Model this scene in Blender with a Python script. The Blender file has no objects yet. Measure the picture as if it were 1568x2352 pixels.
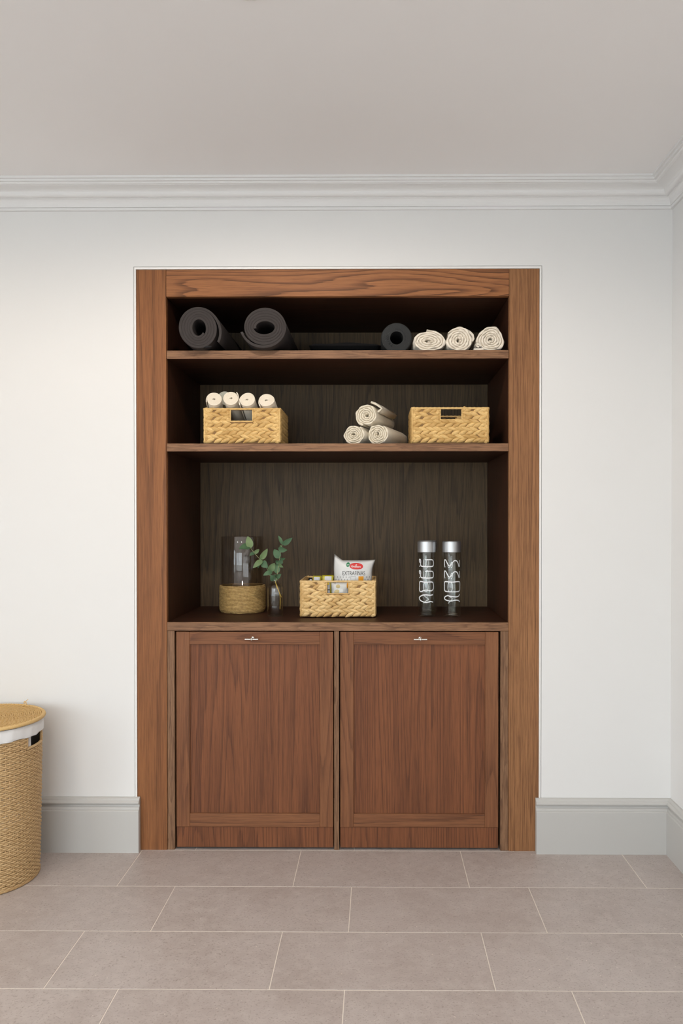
import bpy, bmesh, math, random
from mathutils import Vector, Matrix, Euler
random.seed(7)
PI = math.pi
sc = bpy.context.scene
COL = sc.collection

# ------------------------------------------------------------------ camera
F_PX, PX0, PY0, YAW, PIT = 1836.0, 849.0, 1216.0, 0.0083, 0.0087
CAM = Vector((0.0, -3.0, 1.238))
cd = bpy.data.cameras.new('camera'); cam = bpy.data.objects.new('camera', cd); COL.objects.link(cam)
cd.sensor_fit = 'HORIZONTAL'; cd.sensor_width = 36.0; cd.lens = 36.0 * F_PX / 1568.0
cd.shift_x = -(PX0 - 784.0) / 1568.0; cd.shift_y = (PY0 - 1176.0) / 1568.0
cd.clip_start = 0.05; cd.clip_end = 200
cam.location = CAM; cam.rotation_euler = (PI / 2 - PIT, 0, YAW)
sc.camera = cam

# ------------------------------------------------------------------ world, light, exposure
w = bpy.data.worlds.new('overcast_sky'); sc.world = w; w.use_nodes = True
bgn = w.node_tree.nodes['Background']
bgn.inputs[0].default_value = (0.87, 0.94, 1.0, 1); bgn.inputs[1].default_value = 4.2
sc.view_settings.view_transform = 'Standard'; sc.view_settings.look = 'None'
sc.view_settings.gamma = 1.0; sc.view_settings.use_curve_mapping = False
sc.view_settings.exposure = 0.71

RX, LX, FY, CZ = 1.103, -3.30, -5.60, 2.491       # right wall, left wall, garden wall, ceiling
WINS = [(-3.10, -2.06), (-2.00, -0.96), (-0.90, 0.14)]   # three glazed doors behind the camera
WZ0, WZ1 = 0.06, 2.20
LWY0, LWY1, LWZ0, LWZ1 = -4.80, -2.70, 0.06, 2.20   # glazed opening in the left wall, out of view
l = bpy.data.lights.new('window_portal', 'AREA'); l.shape = 'RECTANGLE'; l.size = LWY1 - LWY0; l.size_y = LWZ1 - LWZ0
o = bpy.data.objects.new('window_portal', l); COL.objects.link(o)
o.location = (LX - 0.06, (LWY0 + LWY1) / 2, (LWZ0 + LWZ1) / 2); o.rotation_euler = (PI / 2, 0, -PI / 2); l.cycles.is_portal = True
for a, b in WINS:                                  # portals: they only guide the sky light through the openings
    l = bpy.data.lights.new('window_portal', 'AREA'); l.shape = 'RECTANGLE'; l.size = b - a; l.size_y = WZ1 - WZ0
    o = bpy.data.objects.new('window_portal', l); COL.objects.link(o)
    o.location = ((a + b) / 2, FY - 0.06, (WZ0 + WZ1) / 2); o.rotation_euler = (PI / 2, 0, 0)
    l.cycles.is_portal = True
# ceiling downlights: x, y, watts, colour
DOWNLIGHTS = [(-1.62, -1.28, 11.0, (1.0, 0.76, 0.52)), (-0.30, -1.12, 27.5, (1.0, 0.89, 0.79)),
              (-1.62, -3.2, 20.0, (1.0, 0.88, 0.77)), (-0.30, -3.2, 20.0, (1.0, 0.89, 0.79))]

# ------------------------------------------------------------------ helpers
_R = cam.rotation_euler.to_matrix()
def at(px, py, Y):
    d = _R @ Vector(((px - PX0) / F_PX, -(py - PY0) / F_PX, -1.0))
    return CAM + d * ((Y - CAM.y) / d.y)
def link(name, me, mat=None, parent=None, loc=None, rot=None):
    o = bpy.data.objects.new(name, me); COL.objects.link(o)
    if mat is not None and me is not None and not me.materials: me.materials.append(mat)
    if parent is not None: o.parent = parent
    if loc is not None: o.location = loc
    if rot is not None: o.rotation_euler = rot
    return o
def tag(o, label=None, cat=None, group=None, kind=None):
    if label: o['label'] = label
    if cat: o['category'] = cat
    if group: o['group'] = group
    if kind: o['kind'] = kind
    return o
def empty(name, loc, label, cat, group=None, rz=0):
    o = bpy.data.objects.new(name, None); COL.objects.link(o); o.location = loc; o.rotation_euler = (0, 0, rz)
    o.empty_display_size = 0.05
    return tag(o, label, cat, group)
def mesh(name, verts, faces, smooth=False):
    me = bpy.data.meshes.new(name); me.from_pydata([tuple(v) for v in verts], [], faces); me.validate(); me.update()
    if smooth: me.polygons.foreach_set('use_smooth', [True] * len(me.polygons))
    return me
def fixn(me):
    b = bmesh.new(); b.from_mesh(me); bmesh.ops.recalc_face_normals(b, faces=b.faces); b.to_mesh(me); b.free(); return me
def sharp(me, ang=38):
    b = bmesh.new(); b.from_mesh(me); bmesh.ops.recalc_face_normals(b, faces=b.faces)
    for e in b.edges: e.smooth = not (len(e.link_faces) == 2 and e.calc_face_angle(0) > math.radians(ang))
    for q in b.faces: q.smooth = True
    b.to_mesh(me); b.free(); return me
BOXF = [(0, 3, 2, 1), (4, 5, 6, 7), (0, 1, 5, 4), (1, 2, 6, 5), (2, 3, 7, 6), (3, 0, 4, 7)]
def box_me(bxs, bevel=0.0, seg=1):
    """bxs: list of (x0,x1,y0,y1,z0,z1) -> one mesh"""
    vs, fs = [], []
    for (x0, x1, y0, y1, z0, z1) in bxs:
        n = len(vs)
        vs += [(x0, y0, z0), (x1, y0, z0), (x1, y1, z0), (x0, y1, z0), (x0, y0, z1), (x1, y0, z1), (x1, y1, z1), (x0, y1, z1)]
        fs += [tuple(i + n for i in f) for f in BOXF]
    me = mesh('box', vs, fs)
    if bevel > 0:
        b = bmesh.new(); b.from_mesh(me)
        bmesh.ops.bevel(b, geom=b.edges[:], offset=bevel, segments=seg, affect='EDGES', profile=0.7)
        b.to_mesh(me); b.free()
    return me
def board(name, x0, x1, y0, y1, z0, z1, mat, parent, bevel=0.0012):
    """a board whose origin is its own centre"""
    c = ((x0 + x1) / 2, (y0 + y1) / 2, (z0 + z1) / 2)
    me = box_me([(x0 - c[0], x1 - c[0], y0 - c[1], y1 - c[1], z0 - c[2], z1 - c[2])], bevel)
    pl = parent.location if parent is not None else Vector((0, 0, 0))
    if parent is not None and parent.parent is not None: pl = pl + parent.parent.location
    return link(name, me, mat, parent, Vector(c) - pl)
def tube_geo(pts, rad, sides=8, closed=False, cap=True):
    pts = [Vector(p) for p in pts]; n = len(pts); vs, fs = [], []
    if not isinstance(rad, (list, tuple)): rad = [rad] * n
    up = None
    for i, p in enumerate(pts):
        t = (pts[(i + 1) % n] - pts[i - 1]) if closed else (pts[min(i + 1, n - 1)] - pts[max(i - 1, 0)])
        t.normalize()
        if up is None: up = Vector((0, 0, 1)) if abs(t.z) < 0.9 else Vector((1, 0, 0))
        s = t.cross(up).normalized(); up = s.cross(t).normalized()
        for k in range(sides):
            a = 2 * PI * k / sides
            vs.append(p + (s * math.cos(a) + up * math.sin(a)) * rad[i])
    m = n if closed else n - 1
    for i in range(m):
        j = (i + 1) % n
        for k in range(sides):
            k2 = (k + 1) % sides
            fs.append((i * sides + k, i * sides + k2, j * sides + k2, j * sides + k))
    if cap and not closed:
        fs.append(tuple(range(sides))[::-1]); fs.append(tuple((n - 1) * sides + k for k in range(sides)))
    return vs, fs
def join_geo(parts):
    vs, fs = [], []
    for v, f in parts:
        n = len(vs); vs += list(v); fs += [tuple(i + n for i in q) for q in f]
    return vs, fs
def lathe_geo(prof, seg=48, close=False):
    """prof: list of (r,z) ; revolve around z"""
    vs, fs = [], []; n = len(prof)
    for (r, z) in prof:
        for k in range(seg):
            a = 2 * PI * k / seg; vs.append((r * math.cos(a), r * math.sin(a), z))
    for i in range(n if close else n - 1):
        j = (i + 1) % n
        for k in range(seg):
            k2 = (k + 1) % seg
            fs.append((i * seg + k, i * seg + k2, j * seg + k2, j * seg + k))
    return vs, fs

# ------------------------------------------------------------------ materials
class NT:
    def __init__(s, name):
        s.m = bpy.data.materials.new(name); s.m.use_nodes = True; s.t = s.m.node_tree
        s.p = s.t.nodes['Principled BSDF']; s.out = s.t.nodes['Material Output']
    def n(s, typ, **kw):
        nd = s.t.nodes.new(typ)
        for k, v in kw.items():
            if k.startswith('i_'):
                key = k[2:]; nd.inputs[int(key) if key.isdigit() else key.replace('_', ' ')].default_value = v
            else: setattr(nd, k, v)
        return nd
    def l(s, a, b): s.t.links.new(a, b)
    def math(s, op, a, b=None, clamp=False):
        nd = s.n('ShaderNodeMath', operation=op, use_clamp=clamp)
        for i, q in enumerate((a, b)):
            if q is None: continue
            if isinstance(q, (int, float)): nd.inputs[i].default_value = q
            else: s.l(q, nd.inputs[i])
        return nd.outputs[0]
    def ramp(s, fac, stops, interp='LINEAR'):
        nd = s.n('ShaderNodeValToRGB'); cr = nd.color_ramp; cr.interpolation = interp
        while len(cr.elements) < len(stops): cr.elements.new(0.5)
        for e, (p, c) in zip(cr.elements, stops):
            e.position = p; e.color = (c, c, c, 1) if isinstance(c, (int, float)) else (*c, 1)
        s.l(fac, nd.inputs[0]); return nd.outputs[0]
    def mix(s, fac, a, b, blend='MIX'):
        nd = s.n('ShaderNodeMix', data_type='RGBA', blend_type=blend)
        for i, q in ((0, fac), (6, a), (7, b)):
            if isinstance(q, (int, float)): nd.inputs[i].default_value = q
            elif isinstance(q, (tuple, list)): nd.inputs[i].default_value = (*q, 1)
            else: s.l(q, nd.inputs[i])
        return nd.outputs[2]
    def noise(s, vec, scale=1.0, detail=2.0, rough=0.5):
        nd = s.n('ShaderNodeTexNoise', i_Scale=scale, i_Detail=detail, i_Roughness=rough)
        if vec is not None: s.l(vec, nd.inputs['Vector'])
        return nd.outputs[0]
    def bump(s, h, strength=0.2, dist=0.002):
        nd = s.n('ShaderNodeBump', i_Strength=strength, i_Distance=dist)
        s.l(h, nd.inputs['Height']); s.l(nd.outputs[0], s.p.inputs['Normal'])
    def base(s, c):
        if isinstance(c, (tuple, list)): s.p.inputs['Base Color'].default_value = (*c, 1)
        else: s.l(c, s.p.inputs['Base Color'])
    def set(s, **kw):
        for k, v in kw.items(): s.p.inputs[k.replace('_', ' ')].default_value = v
        return s

def plain(name, c, rough=0.6, metal=0.0, spec=0.5, var=0.06, vscale=8.0, bump=0.0, bscale=300.0):
    m = NT(name); tc = m.n('ShaderNodeTexCoord')
    nz = m.noise(tc.outputs['Object'], vscale, 3)
    m.base(m.mix(nz, tuple(q * (1 - var) for q in c), tuple(min(1, q * (1 + var)) for q in c)))
    m.set(Roughness=rough, Metallic=metal, Specular_IOR_Level=spec)
    if bump > 0: m.bump(m.noise(tc.outputs['Object'], bscale, 2), bump, 0.001)
    return m.m

def wood(name, axis, light, mid, dark, fa=6.0, fl=0.6, rings=16.0, pore=0.55, rough=0.5, ringmix=0.8, seed=0.0, tone=0.5):
    m = NT(name); tc = m.n('ShaderNodeTexCoord'); oi = m.n('ShaderNodeObjectInfo')
    sx = m.n('ShaderNodeSeparateXYZ'); m.l(tc.outputs['Object'], sx.inputs[0])
    X, Y, Z = sx.outputs
    if axis == 'Z': a, al = m.math('ADD', X, m.math('MULTIPLY', Y, 0.6)), Z
    elif axis == 'X': a, al = m.math('ADD', Z, m.math('MULTIPLY', Y, 0.6)), X
    else: a, al = m.math('ADD', X, m.math('MULTIPLY', Z, 0.6)), Y
    rnd = m.math('ADD', m.math('MULTIPLY', oi.outputs['Random'], 40.0), seed)
    def vec(ka, kl, extra=0.0):
        c = m.n('ShaderNodeCombineXYZ')
        m.l(m.math('MULTIPLY', a, ka), c.inputs[0]); m.l(m.math('MULTIPLY', al, kl), c.inputs[1])
        m.l(m.math('ADD', rnd, extra), c.inputs[2]); return c.outputs[0]
    big = m.noise(vec(fa, fl), 1.0, 1.5, 0.4)
    wob = m.noise(vec(fa * 9, fl * 7, 3.1), 1.0, 2, 0.5)
    fine = m.noise(vec(260, 5.0, 7.7), 1.0, 2, 0.6)
    fld = m.math('ADD', m.math('MULTIPLY', big, rings), m.math('ADD', m.math('MULTIPLY', wob, 0.42), m.math('MULTIPLY', fine, 0.24)))
    saw = m.math('FRACT', fld)
    ring = m.ramp(saw, [(0.0, 0.65), (0.07, 0.05), (0.50, 0.18), (0.84, 0.65), (1.0, 1.0)])
    pores = m.ramp(m.noise(vec(430, 11.0, 1.3), 1.0, 3, 0.65), [(0.36, 1.0), (0.56, 0.0)])
    tn = m.noise(vec(9, 0.9, 9.9), 1.0, 2, 0.5)
    col = m.mix(m.ramp(tn, [(0.3, 0.0), (0.7, 1.0)]), light, tuple(tone * p + (1 - tone) * q for p, q in zip(mid, light)))
    col = m.mix(m.math('MULTIPLY', ring, ringmix), col, mid)
    col = m.mix(m.math('MULTIPLY', m.ramp(saw, [(0.0, 0.55), (0.05, 0.0), (0.66, 0.0), (1.0, 1.0)]), ringmix * 0.75), col, dark)
    col = m.mix(m.math('MULTIPLY', pores, pore), col, dark)
    col = m.mix(m.math('MULTIPLY', m.ramp(fine, [(0.45, 0.0), (0.75, 1.0)]), 0.45), col, tuple(min(1, q * 1.25) for q in light))
    m.base(col); m.set(Roughness=rough, Specular_IOR_Level=0.22)
    m.bump(m.math('SUBTRACT', m.math('MULTIPLY', fine, 0.6), m.math('MULTIPLY', pores, 0.8)), 0.25, 0.0006)
    return m.m

WL, WM, WD = (0.300, 0.122, 0.046), (0.165, 0.064, 0.025), (0.060, 0.024, 0.011)
W_post = wood('oak_quartersawn', 'Z', (0.345, 0.165, 0.072), (0.205, 0.092, 0.039), WD, fa=10, fl=0.16, rings=28, ringmix=0.5, pore=0.45)
W_postl = wood('oak_flat_stile', 'Z', WL, WM, WD, fa=7, fl=0.35, rings=8, ringmix=0.55, pore=0.35)
W_head = wood('oak_cathedral', 'X', (0.36, 0.150, 0.060), (0.205, 0.082, 0.034), (0.075, 0.031, 0.015), fa=6.5, fl=0.75, rings=20, ringmix=0.95, pore=0.35, seed=5)
PL, PM, PD = (0.235, 0.088, 0.037), (0.140, 0.051, 0.023), (0.056, 0.023, 0.013)
W_panel = wood('oak_door_panel', 'Z', PL, PM, PD, fa=7.5, fl=0.34, rings=24, ringmix=0.62, pore=0.40, tone=0.9)
W_doorz = wood('oak_door_stile', 'Z', (0.245, 0.105, 0.047), PM, PD, fa=9, fl=0.7, rings=11, ringmix=0.5, pore=0.3)
W_doorx = wood('oak_door_rail', 'X', (0.245, 0.105, 0.047), PM, PD, fa=10, fl=0.7, rings=11, ringmix=0.55, pore=0.4)
EL, EM, ED = (0.300, 0.160, 0.085), (0.185, 0.092, 0.048), (0.085, 0.042, 0.024)
W_edgex = wood('oak_shelf_edge', 'X', EL, EM, ED, fa=30, fl=5, rings=4, ringmix=0.5, pore=0.8)
W_edgez = wood('oak_gable_edge', 'Z', (0.27, 0.150, 0.082), EM, ED, fa=40, fl=4, rings=6, ringmix=0.6, pore=0.8)
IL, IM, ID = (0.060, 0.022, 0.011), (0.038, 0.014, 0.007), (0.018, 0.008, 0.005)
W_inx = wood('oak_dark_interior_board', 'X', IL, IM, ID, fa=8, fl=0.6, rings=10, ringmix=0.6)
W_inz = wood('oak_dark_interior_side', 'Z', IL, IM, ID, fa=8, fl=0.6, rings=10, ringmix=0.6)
W_back = wood('oak_grey_brown_back', 'Z', (0.125, 0.081, 0.041), (0.078, 0.049, 0.025), (0.034, 0.022, 0.013), fa=9, fl=0.5, rings=16, ringmix=0.75, pore=0.6)

M_wall = plain('wall_paint', (0.775, 0.77, 0.76), 0.85, spec=0.2, var=0.008, vscale=2, bump=0.03, bscale=500)
M_ceil = plain('ceiling_paint', (0.885, 0.870, 0.865), 0.9, spec=0.15, var=0.008, vscale=2)
M_corn = plain('cornice_paint', (0.80, 0.795, 0.79), 0.6, spec=0.3, var=0.005)
M_skirt = plain('skirting_satin_grey', (0.525, 0.515, 0.495), 0.42, spec=0.4, var=0.01)
M_bead = plain('bead_white', (0.84, 0.83, 0.81), 0.5, var=0.005)

def tile_mat():
    m = NT('stone_tile'); tc = m.n('ShaderNodeTexCoord'); oi = m.n('ShaderNodeObjectInfo')
    v = m.n('ShaderNodeVectorMath', operation='ADD'); m.l(tc.outputs['Object'], v.inputs[0])
    cv = m.n('ShaderNodeCombineXYZ'); m.l(m.math('MULTIPLY', oi.outputs['Random'], 50), cv.inputs[2]); m.l(cv.outputs[0], v.inputs[1])
    V = v.outputs[0]
    big = m.noise(V, 5, 4, 0.6); med = m.noise(V, 28, 4, 0.65); fin = m.noise(V, 160, 3, 0.6)
    col = m.mix(m.ramp(big, [(0.3, 0.0), (0.7, 1.0)]), (0.432, 0.371, 0.342), (0.505, 0.448, 0.424))
    col = m.mix(m.math('MULTIPLY', m.ramp(med, [(0.42, 0.0), (0.70, 1.0)]), 0.6), col, (0.585, 0.522, 0.492))
    col = m.mix(m.math('MULTIPLY', m.ramp(fin, [(0.30, 1.0), (0.45, 0.0)]), 0.7), col, (0.29, 0.24, 0.21))
    vo = m.n('ShaderNodeTexVoronoi', i_Scale=55.0); m.l(V, vo.inputs['Vector'])
    sp = m.ramp(vo.outputs['Distance'], [(0.06, 1.0), (0.11, 0.0)])
    sep = m.n('ShaderNodeSeparateColor'); m.l(vo.outputs['Color'], sep.inputs[0])
    pick = m.math('GREATER_THAN', sep.outputs[0], 0.80); pick2 = m.math('LESS_THAN', sep.outputs[0], 0.25)
    col = m.mix(m.math('MULTIPLY', sp, pick), col, (0.74, 0.67, 0.60))
    col = m.mix(m.math('MULTIPLY', m.math('MULTIPLY', sp, pick2), 0.7), col, (0.22, 0.155, 0.125))
    col = m.mix(m.math('MULTIPLY', oi.outputs['Random'], 0.10), col, (0.37, 0.31, 0.285))
    m.base(col); m.set(Specular_IOR_Level=0.35)
    m.l(m.ramp(med, [(0.3, 0.36), (0.7, 0.50)]), m.p.inputs['Roughness'])
    m.bump(fin, 0.06, 0.0008); return m.m
M_tile = tile_mat()
M_grout = plain('grout', (0.78, 0.71, 0.63), 0.9, var=0.05, vscale=40)

def straw(name, light, dark, sc_=1.0, rough=0.55):
    m = NT(name); tc = m.n('ShaderNodeTexCoord'); oi = m.n('ShaderNodeObjectInfo')
    g = m.n('ShaderNodeNewGeometry')
    v = m.n('ShaderNodeVectorMath', operation='MULTIPLY'); m.l(tc.outputs['Object'], v.inputs[0]); v.inputs[1].default_value = (60 * sc_, 400 * sc_, 400 * sc_)
    st = m.noise(v.outputs[0], 1.0, 2)
    ps = m.noise(g.outputs['Position'], 38 * sc_, 3, 0.6)
    f = m.math('ADD', m.math('MULTIPLY', ps, 0.62), m.math('MULTIPLY', oi.outputs['Random'], 0.38))
    col = m.mix(m.ramp(f, [(0.28, 0.0), (0.64, 1.0)]), dark, light)
    col = m.mix(m.math('MULTIPLY', m.ramp(st, [(0.35, 1.0), (0.6, 0.0)]), 0.5), col, dark)
    m.base(col); m.set(Roughness=rough, Specular_IOR_Level=0.35); m.bump(st, 0.2, 0.0008); return m.m
M_straw = straw('water_hyacinth', (0.80, 0.545, 0.225), (0.50, 0.295, 0.095))
M_straw2 = straw('water_hyacinth_pale', (0.84, 0.600, 0.290), (0.58, 0.360, 0.135))
M_strawd = plain('woven_core', (0.24, 0.135, 0.050), 0.8)
M_rope = straw('paper_rope', (0.70, 0.495, 0.265), (0.43, 0.270, 0.120), 2.0)
M_lidrope = straw('lid_rope', (0.76, 0.525, 0.230), (0.55, 0.345, 0.125), 1.6)
M_sea = straw('seagrass_sleeve', (0.70, 0.490, 0.205), (0.36, 0.225, 0.080), 3.0)

def cloth(name, c, bscale=900, bst=0.35, var=0.05):
    m = NT(name); tc = m.n('ShaderNodeTexCoord'); V = tc.outputs['Object']
    nz = m.noise(V, 60, 4, 0.6)
    m.base(m.mix(nz, tuple(q * (1 - var * 1.6) for q in c), tuple(min(1, q * (1 + var)) for q in c)))
    m.set(Roughness=0.95, Specular_IOR_Level=0.1, Sheen_Weight=0.15)
    h = m.math('ADD', m.noise(V, bscale, 2), m.math('MULTIPLY', nz, 1.5)); m.bump(h, bst, 0.0015); return m.m
M_towel = cloth('towel_cream', (0.82, 0.745, 0.63))
M_towel2 = cloth('towel_ecru', (0.80, 0.725, 0.585))
M_cloth = cloth('flannel_ivory', (0.80, 0.715, 0.585), bst=0.15, var=0.03)
M_clothg = cloth('flannel_grey_green', (0.50, 0.50, 0.43), bst=0.15, var=0.03)
M_liner = cloth('liner_white_cotton', (0.80, 0.80, 0.80), bst=0.25, var=0.02)
M_mat = plain('mat_foam_charcoal', (0.046, 0.039, 0.037), 0.85, spec=0.25, var=0.08, vscale=60, bump=0.1, bscale=900)
M_black = plain('black_foam', (0.012, 0.012, 0.013), 0.8, spec=0.3)
def roller_mat():
    m = NT('roller_foam'); tc = m.n('ShaderNodeTexCoord'); V = tc.outputs['Object']
    vo = m.n('ShaderNodeTexVoronoi', i_Scale=220.0); m.l(V, vo.inputs['Vector'])
    sp = m.ramp(vo.outputs['Distance'], [(0.1, 1.0), (0.22, 0.0)])
    sep = m.n('ShaderNodeSeparateColor'); m.l(vo.outputs['Color'], sep.inputs[0])
    f = m.math('MULTIPLY', sp, m.math('GREATER_THAN', sep.outputs[0], 0.9))
    m.base(m.mix(f, (0.020, 0.021, 0.021), (0.12, 0.12, 0.11))); m.set(Roughness=0.8)
    m.bump(m.noise(V, 350, 3), 0.2, 0.001); return m.m
M_roller = roller_mat()
def steel(name, c, rough):
    m = NT(name); tc = m.n('ShaderNodeTexCoord')
    v = m.n('ShaderNodeVectorMath', operation='MULTIPLY'); m.l(tc.outputs['Object'], v.inputs[0]); v.inputs[1].default_value = (30, 30, 900)
    nz = m.noise(v.outputs[0], 1.0, 2)
    m.base(m.mix(nz, tuple(q * 0.93 for q in c), c)); m.set(Metallic=1.0)
    m.l(m.ramp(nz, [(0.2, rough * 0.9), (0.8, rough * 1.1)]), m.p.inputs['Roughness']); return m.m
M_steel = steel('brushed_nickel', (0.80, 0.77, 0.72), 0.24)
M_cap = steel('satin_aluminium', (0.66, 0.68, 0.70), 0.50)
M_capd = steel('dark_aluminium_seam', (0.25, 0.26, 0.27), 0.45)
def glass(name, tint, edge=1.5, rough=0.0, boost=1.0):
    m = NT(name); t = m.t; t.nodes.remove(m.p)
    tr = m.n('ShaderNodeBsdfTransparent'); tr.inputs[0].default_value = (*tint, 1)
    gl = m.n('ShaderNodeBsdfGlossy'); gl.inputs['Roughness'].default_value = rough; gl.inputs[0].default_value = (1, 1, 1, 1)
    lw = m.n('ShaderNodeLayerWeight'); lw.inputs[0].default_value = 0.5
    r0 = ((edge - 1) / (edge + 1)) ** 2
    nz = m.n('ShaderNodeTexNoise', i_Scale=9.0)                       # faint waviness of blown glass
    b = m.n('ShaderNodeBump', i_Strength=0.02, i_Distance=0.004); m.l(nz.outputs[0], b.inputs['Height'])
    m.l(b.outputs[0], gl.inputs['Normal'])
    f = m.math('MULTIPLY', m.math('ADD', r0, m.math('MULTIPLY', m.math('POWER', lw.outputs['Facing'], 5.0), 1 - r0)), boost, True)
    mx = m.n('ShaderNodeMixShader'); m.l(f, mx.inputs[0]); m.l(tr.outputs[0], mx.inputs[1]); m.l(gl.outputs[0], mx.inputs[2])
    m.l(mx.outputs[0], m.out.inputs[0]); return m.m
M_glass = glass('clear_glass', (0.985, 0.99, 0.985), 1.5)
M_glassv = glass('smoky_vase_glass', (0.962, 0.955, 0.95), 1.6)
M_glassb = glass('bottle_glass', (0.975, 0.99, 0.98), 1.55)
M_water = glass('water', (0.975, 0.96, 0.94), 1.33)
M_pane = glass('window_glass', (0.98, 0.99, 0.985), 1.45)
M_print = plain('white_print', (0.86, 0.87, 0.88), 0.5, var=0.01)
def leafm(name, c1, c2):
    m = NT(name); tc = m.n('ShaderNodeTexCoord'); oi = m.n('ShaderNodeObjectInfo')
    nz = m.noise(tc.outputs['Object'], 60, 3)
    f = m.math('ADD', m.math('MULTIPLY', nz, 0.5), m.math('MULTIPLY', oi.outputs['Random'], 0.5))
    m.base(m.mix(f, c1, c2)); m.set(Roughness=0.55, Specular_IOR_Level=0.35); return m.m
M_leaf = leafm('eucalyptus_leaf', (0.075, 0.135, 0.060), (0.205, 0.285, 0.125))
M_leafd = leafm('eucalyptus_leaf_dark', (0.050, 0.105, 0.055), (0.100, 0.185, 0.090))
M_stem = plain('stem_green', (0.34, 0.36, 0.17), 0.5)
M_stemy = plain('stem_yellow', (0.55, 0.36, 0.06), 0.5)
M_bag = plain('bag_film_white', (0.72, 0.72, 0.705), 0.32, spec=0.5, var=0.05, vscale=25)
M_bagw = plain('packet_white', (0.74, 0.73, 0.69), 0.35, var=0.04, vscale=25)
M_red = plain('print_red', (0.66, 0.022, 0.018), 0.4)
M_green = plain('print_green', (0.02, 0.22, 0.085), 0.4)
M_ink = plain('print_ink', (0.055, 0.050, 0.048), 0.5)
M_inkg = plain('print_grey', (0.30, 0.30, 0.30), 0.5)
M_orange = plain('print_orange', (0.85, 0.36, 0.02), 0.45)
M_beige = plain('print_cracker', (0.62, 0.50, 0.24), 0.6, var=0.2, vscale=300)
M_yel = plain('sachet_yellow_green', (0.58, 0.52, 0.05), 0.3, var=0.25, vscale=40)
M_sach = plain('sachet_grey', (0.55, 0.56, 0.58), 0.35)
M_yell = plain('sachet_yellow', (0.82, 0.60, 0.03), 0.4)
M_white = plain('label_white', (0.72, 0.74, 0.78), 0.4)

# ------------------------------------------------------------------ the room
def structure(name, me, mat, label=None):
    o = link(name, me, mat); o['kind'] = 'structure'
    if label: o['label'] = label
    return o
FX0, FX1, FZ = -0.9026, 0.6100, 2.1875           # oak surround outside
OX0, OX1, OZ = FX0 - 0.0085, FX1 + 0.0085, FZ + 0.0100   # hole in the plaster
T = 0.12
structure('wall_back', box_me([(LX - T, OX0, 0, 0.72, -0.05, CZ + 0.1), (OX1, RX + T, 0, 0.72, -0.05, CZ + 0.1), (OX0, OX1, 0, 0.72, OZ, CZ + 0.1), (OX0, OX1, 0.66, 0.72, -0.05, OZ)]), M_wall, 'white painted wall around the built-in oak unit')
structure('wall_right', box_me([(RX, RX + T, FY - T, 0.0, -0.05, CZ + 0.1)]), M_wall, 'white painted side wall at the right')
structure('wall_left', box_me([(LX - T, LX, FY - T, LWY0, -0.05, CZ + 0.1), (LX - T, LX, LWY1, 0.0, -0.05, CZ + 0.1), (LX - T, LX, LWY0, LWY1, -0.05, LWZ0), (LX - T, LX, LWY0, LWY1, LWZ1, CZ + 0.1)]), M_wall, 'white painted side wall out of view')
wx = [LX] + [q for a, b in WINS for q in (a, b)] + [RX]
fr = [(wx[i], wx[i + 1], FY - T, FY, -0.05, CZ + 0.1) for i in range(0, len(wx), 2)]
fr += [(a, b, FY - T, FY, WZ1, CZ + 0.1) for a, b in WINS] + [(a, b, FY - T, FY, -0.05, WZ0) for a, b in WINS]
structure('wall_front', box_me(fr), M_wall, 'white painted wall with glazed doors behind the camera')
structure('ceiling', box_me([(LX - T, RX + T, FY - T, 0.72, CZ, CZ + 0.1)]), M_ceil, 'plain white painted ceiling')
M_alu = plain('window_frame_grey', (0.10, 0.105, 0.11), 0.4)
for i, (a, b) in enumerate(WINS):
    e = 0.05
    o = structure('window_%d' % (i + 1), box_me([(a, a + e, FY - 0.09, FY - 0.03, WZ0, WZ1), (b - e, b, FY - 0.09, FY - 0.03, WZ0, WZ1),
                  (a + e, b - e, FY - 0.09, FY - 0.03, WZ0, WZ0 + e), (a + e, b - e, FY - 0.09, FY - 0.03, WZ1 - e, WZ1)]), M_alu, 'glazed garden door behind the camera')
    link('pane', box_me([(a + e, b - e, FY - 0.063, FY - 0.057, WZ0 + e, WZ1 - e)]), M_pane, o)
e = 0.05; ym = (LWY0 + LWY1) / 2; xa, xb = LX - 0.09, LX - 0.03
o = structure('window_4', box_me([(xa, xb, LWY0, LWY0 + e, LWZ0, LWZ1), (xa, xb, LWY1 - e, LWY1, LWZ0, LWZ1), (xa, xb, ym - e, ym + e, LWZ0 + e, LWZ1 - e),
              (xa, xb, LWY0 + e, LWY1 - e, LWZ0, LWZ0 + e), (xa, xb, LWY0 + e, LWY1 - e, LWZ1 - e, LWZ1)]), M_alu, 'glazed doors in the left wall')
for y0_, y1_ in ((LWY0 + e, ym - e), (ym + e, LWY1 - e)):
    link('pane', box_me([(LX - 0.063, LX - 0.057, y0_, y1_, LWZ0 + e, LWZ1 - e)]), M_pane, o)
M_bounce = plain('bounce_slab_pale', (0.58, 0.56, 0.53), 0.9, var=0.1, vscale=3)
structure('bounce_slab', box_me([(-16, 12, -22, FY - T, -0.12, -0.06), (-16, LX - T, FY - T, 8, -0.12, -0.06)]), M_bounce, 'added unseen pale slab outside, bouncing daylight in through the glazed doors')  # unseen pale ground, added to bounce daylight up onto the ceiling

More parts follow.
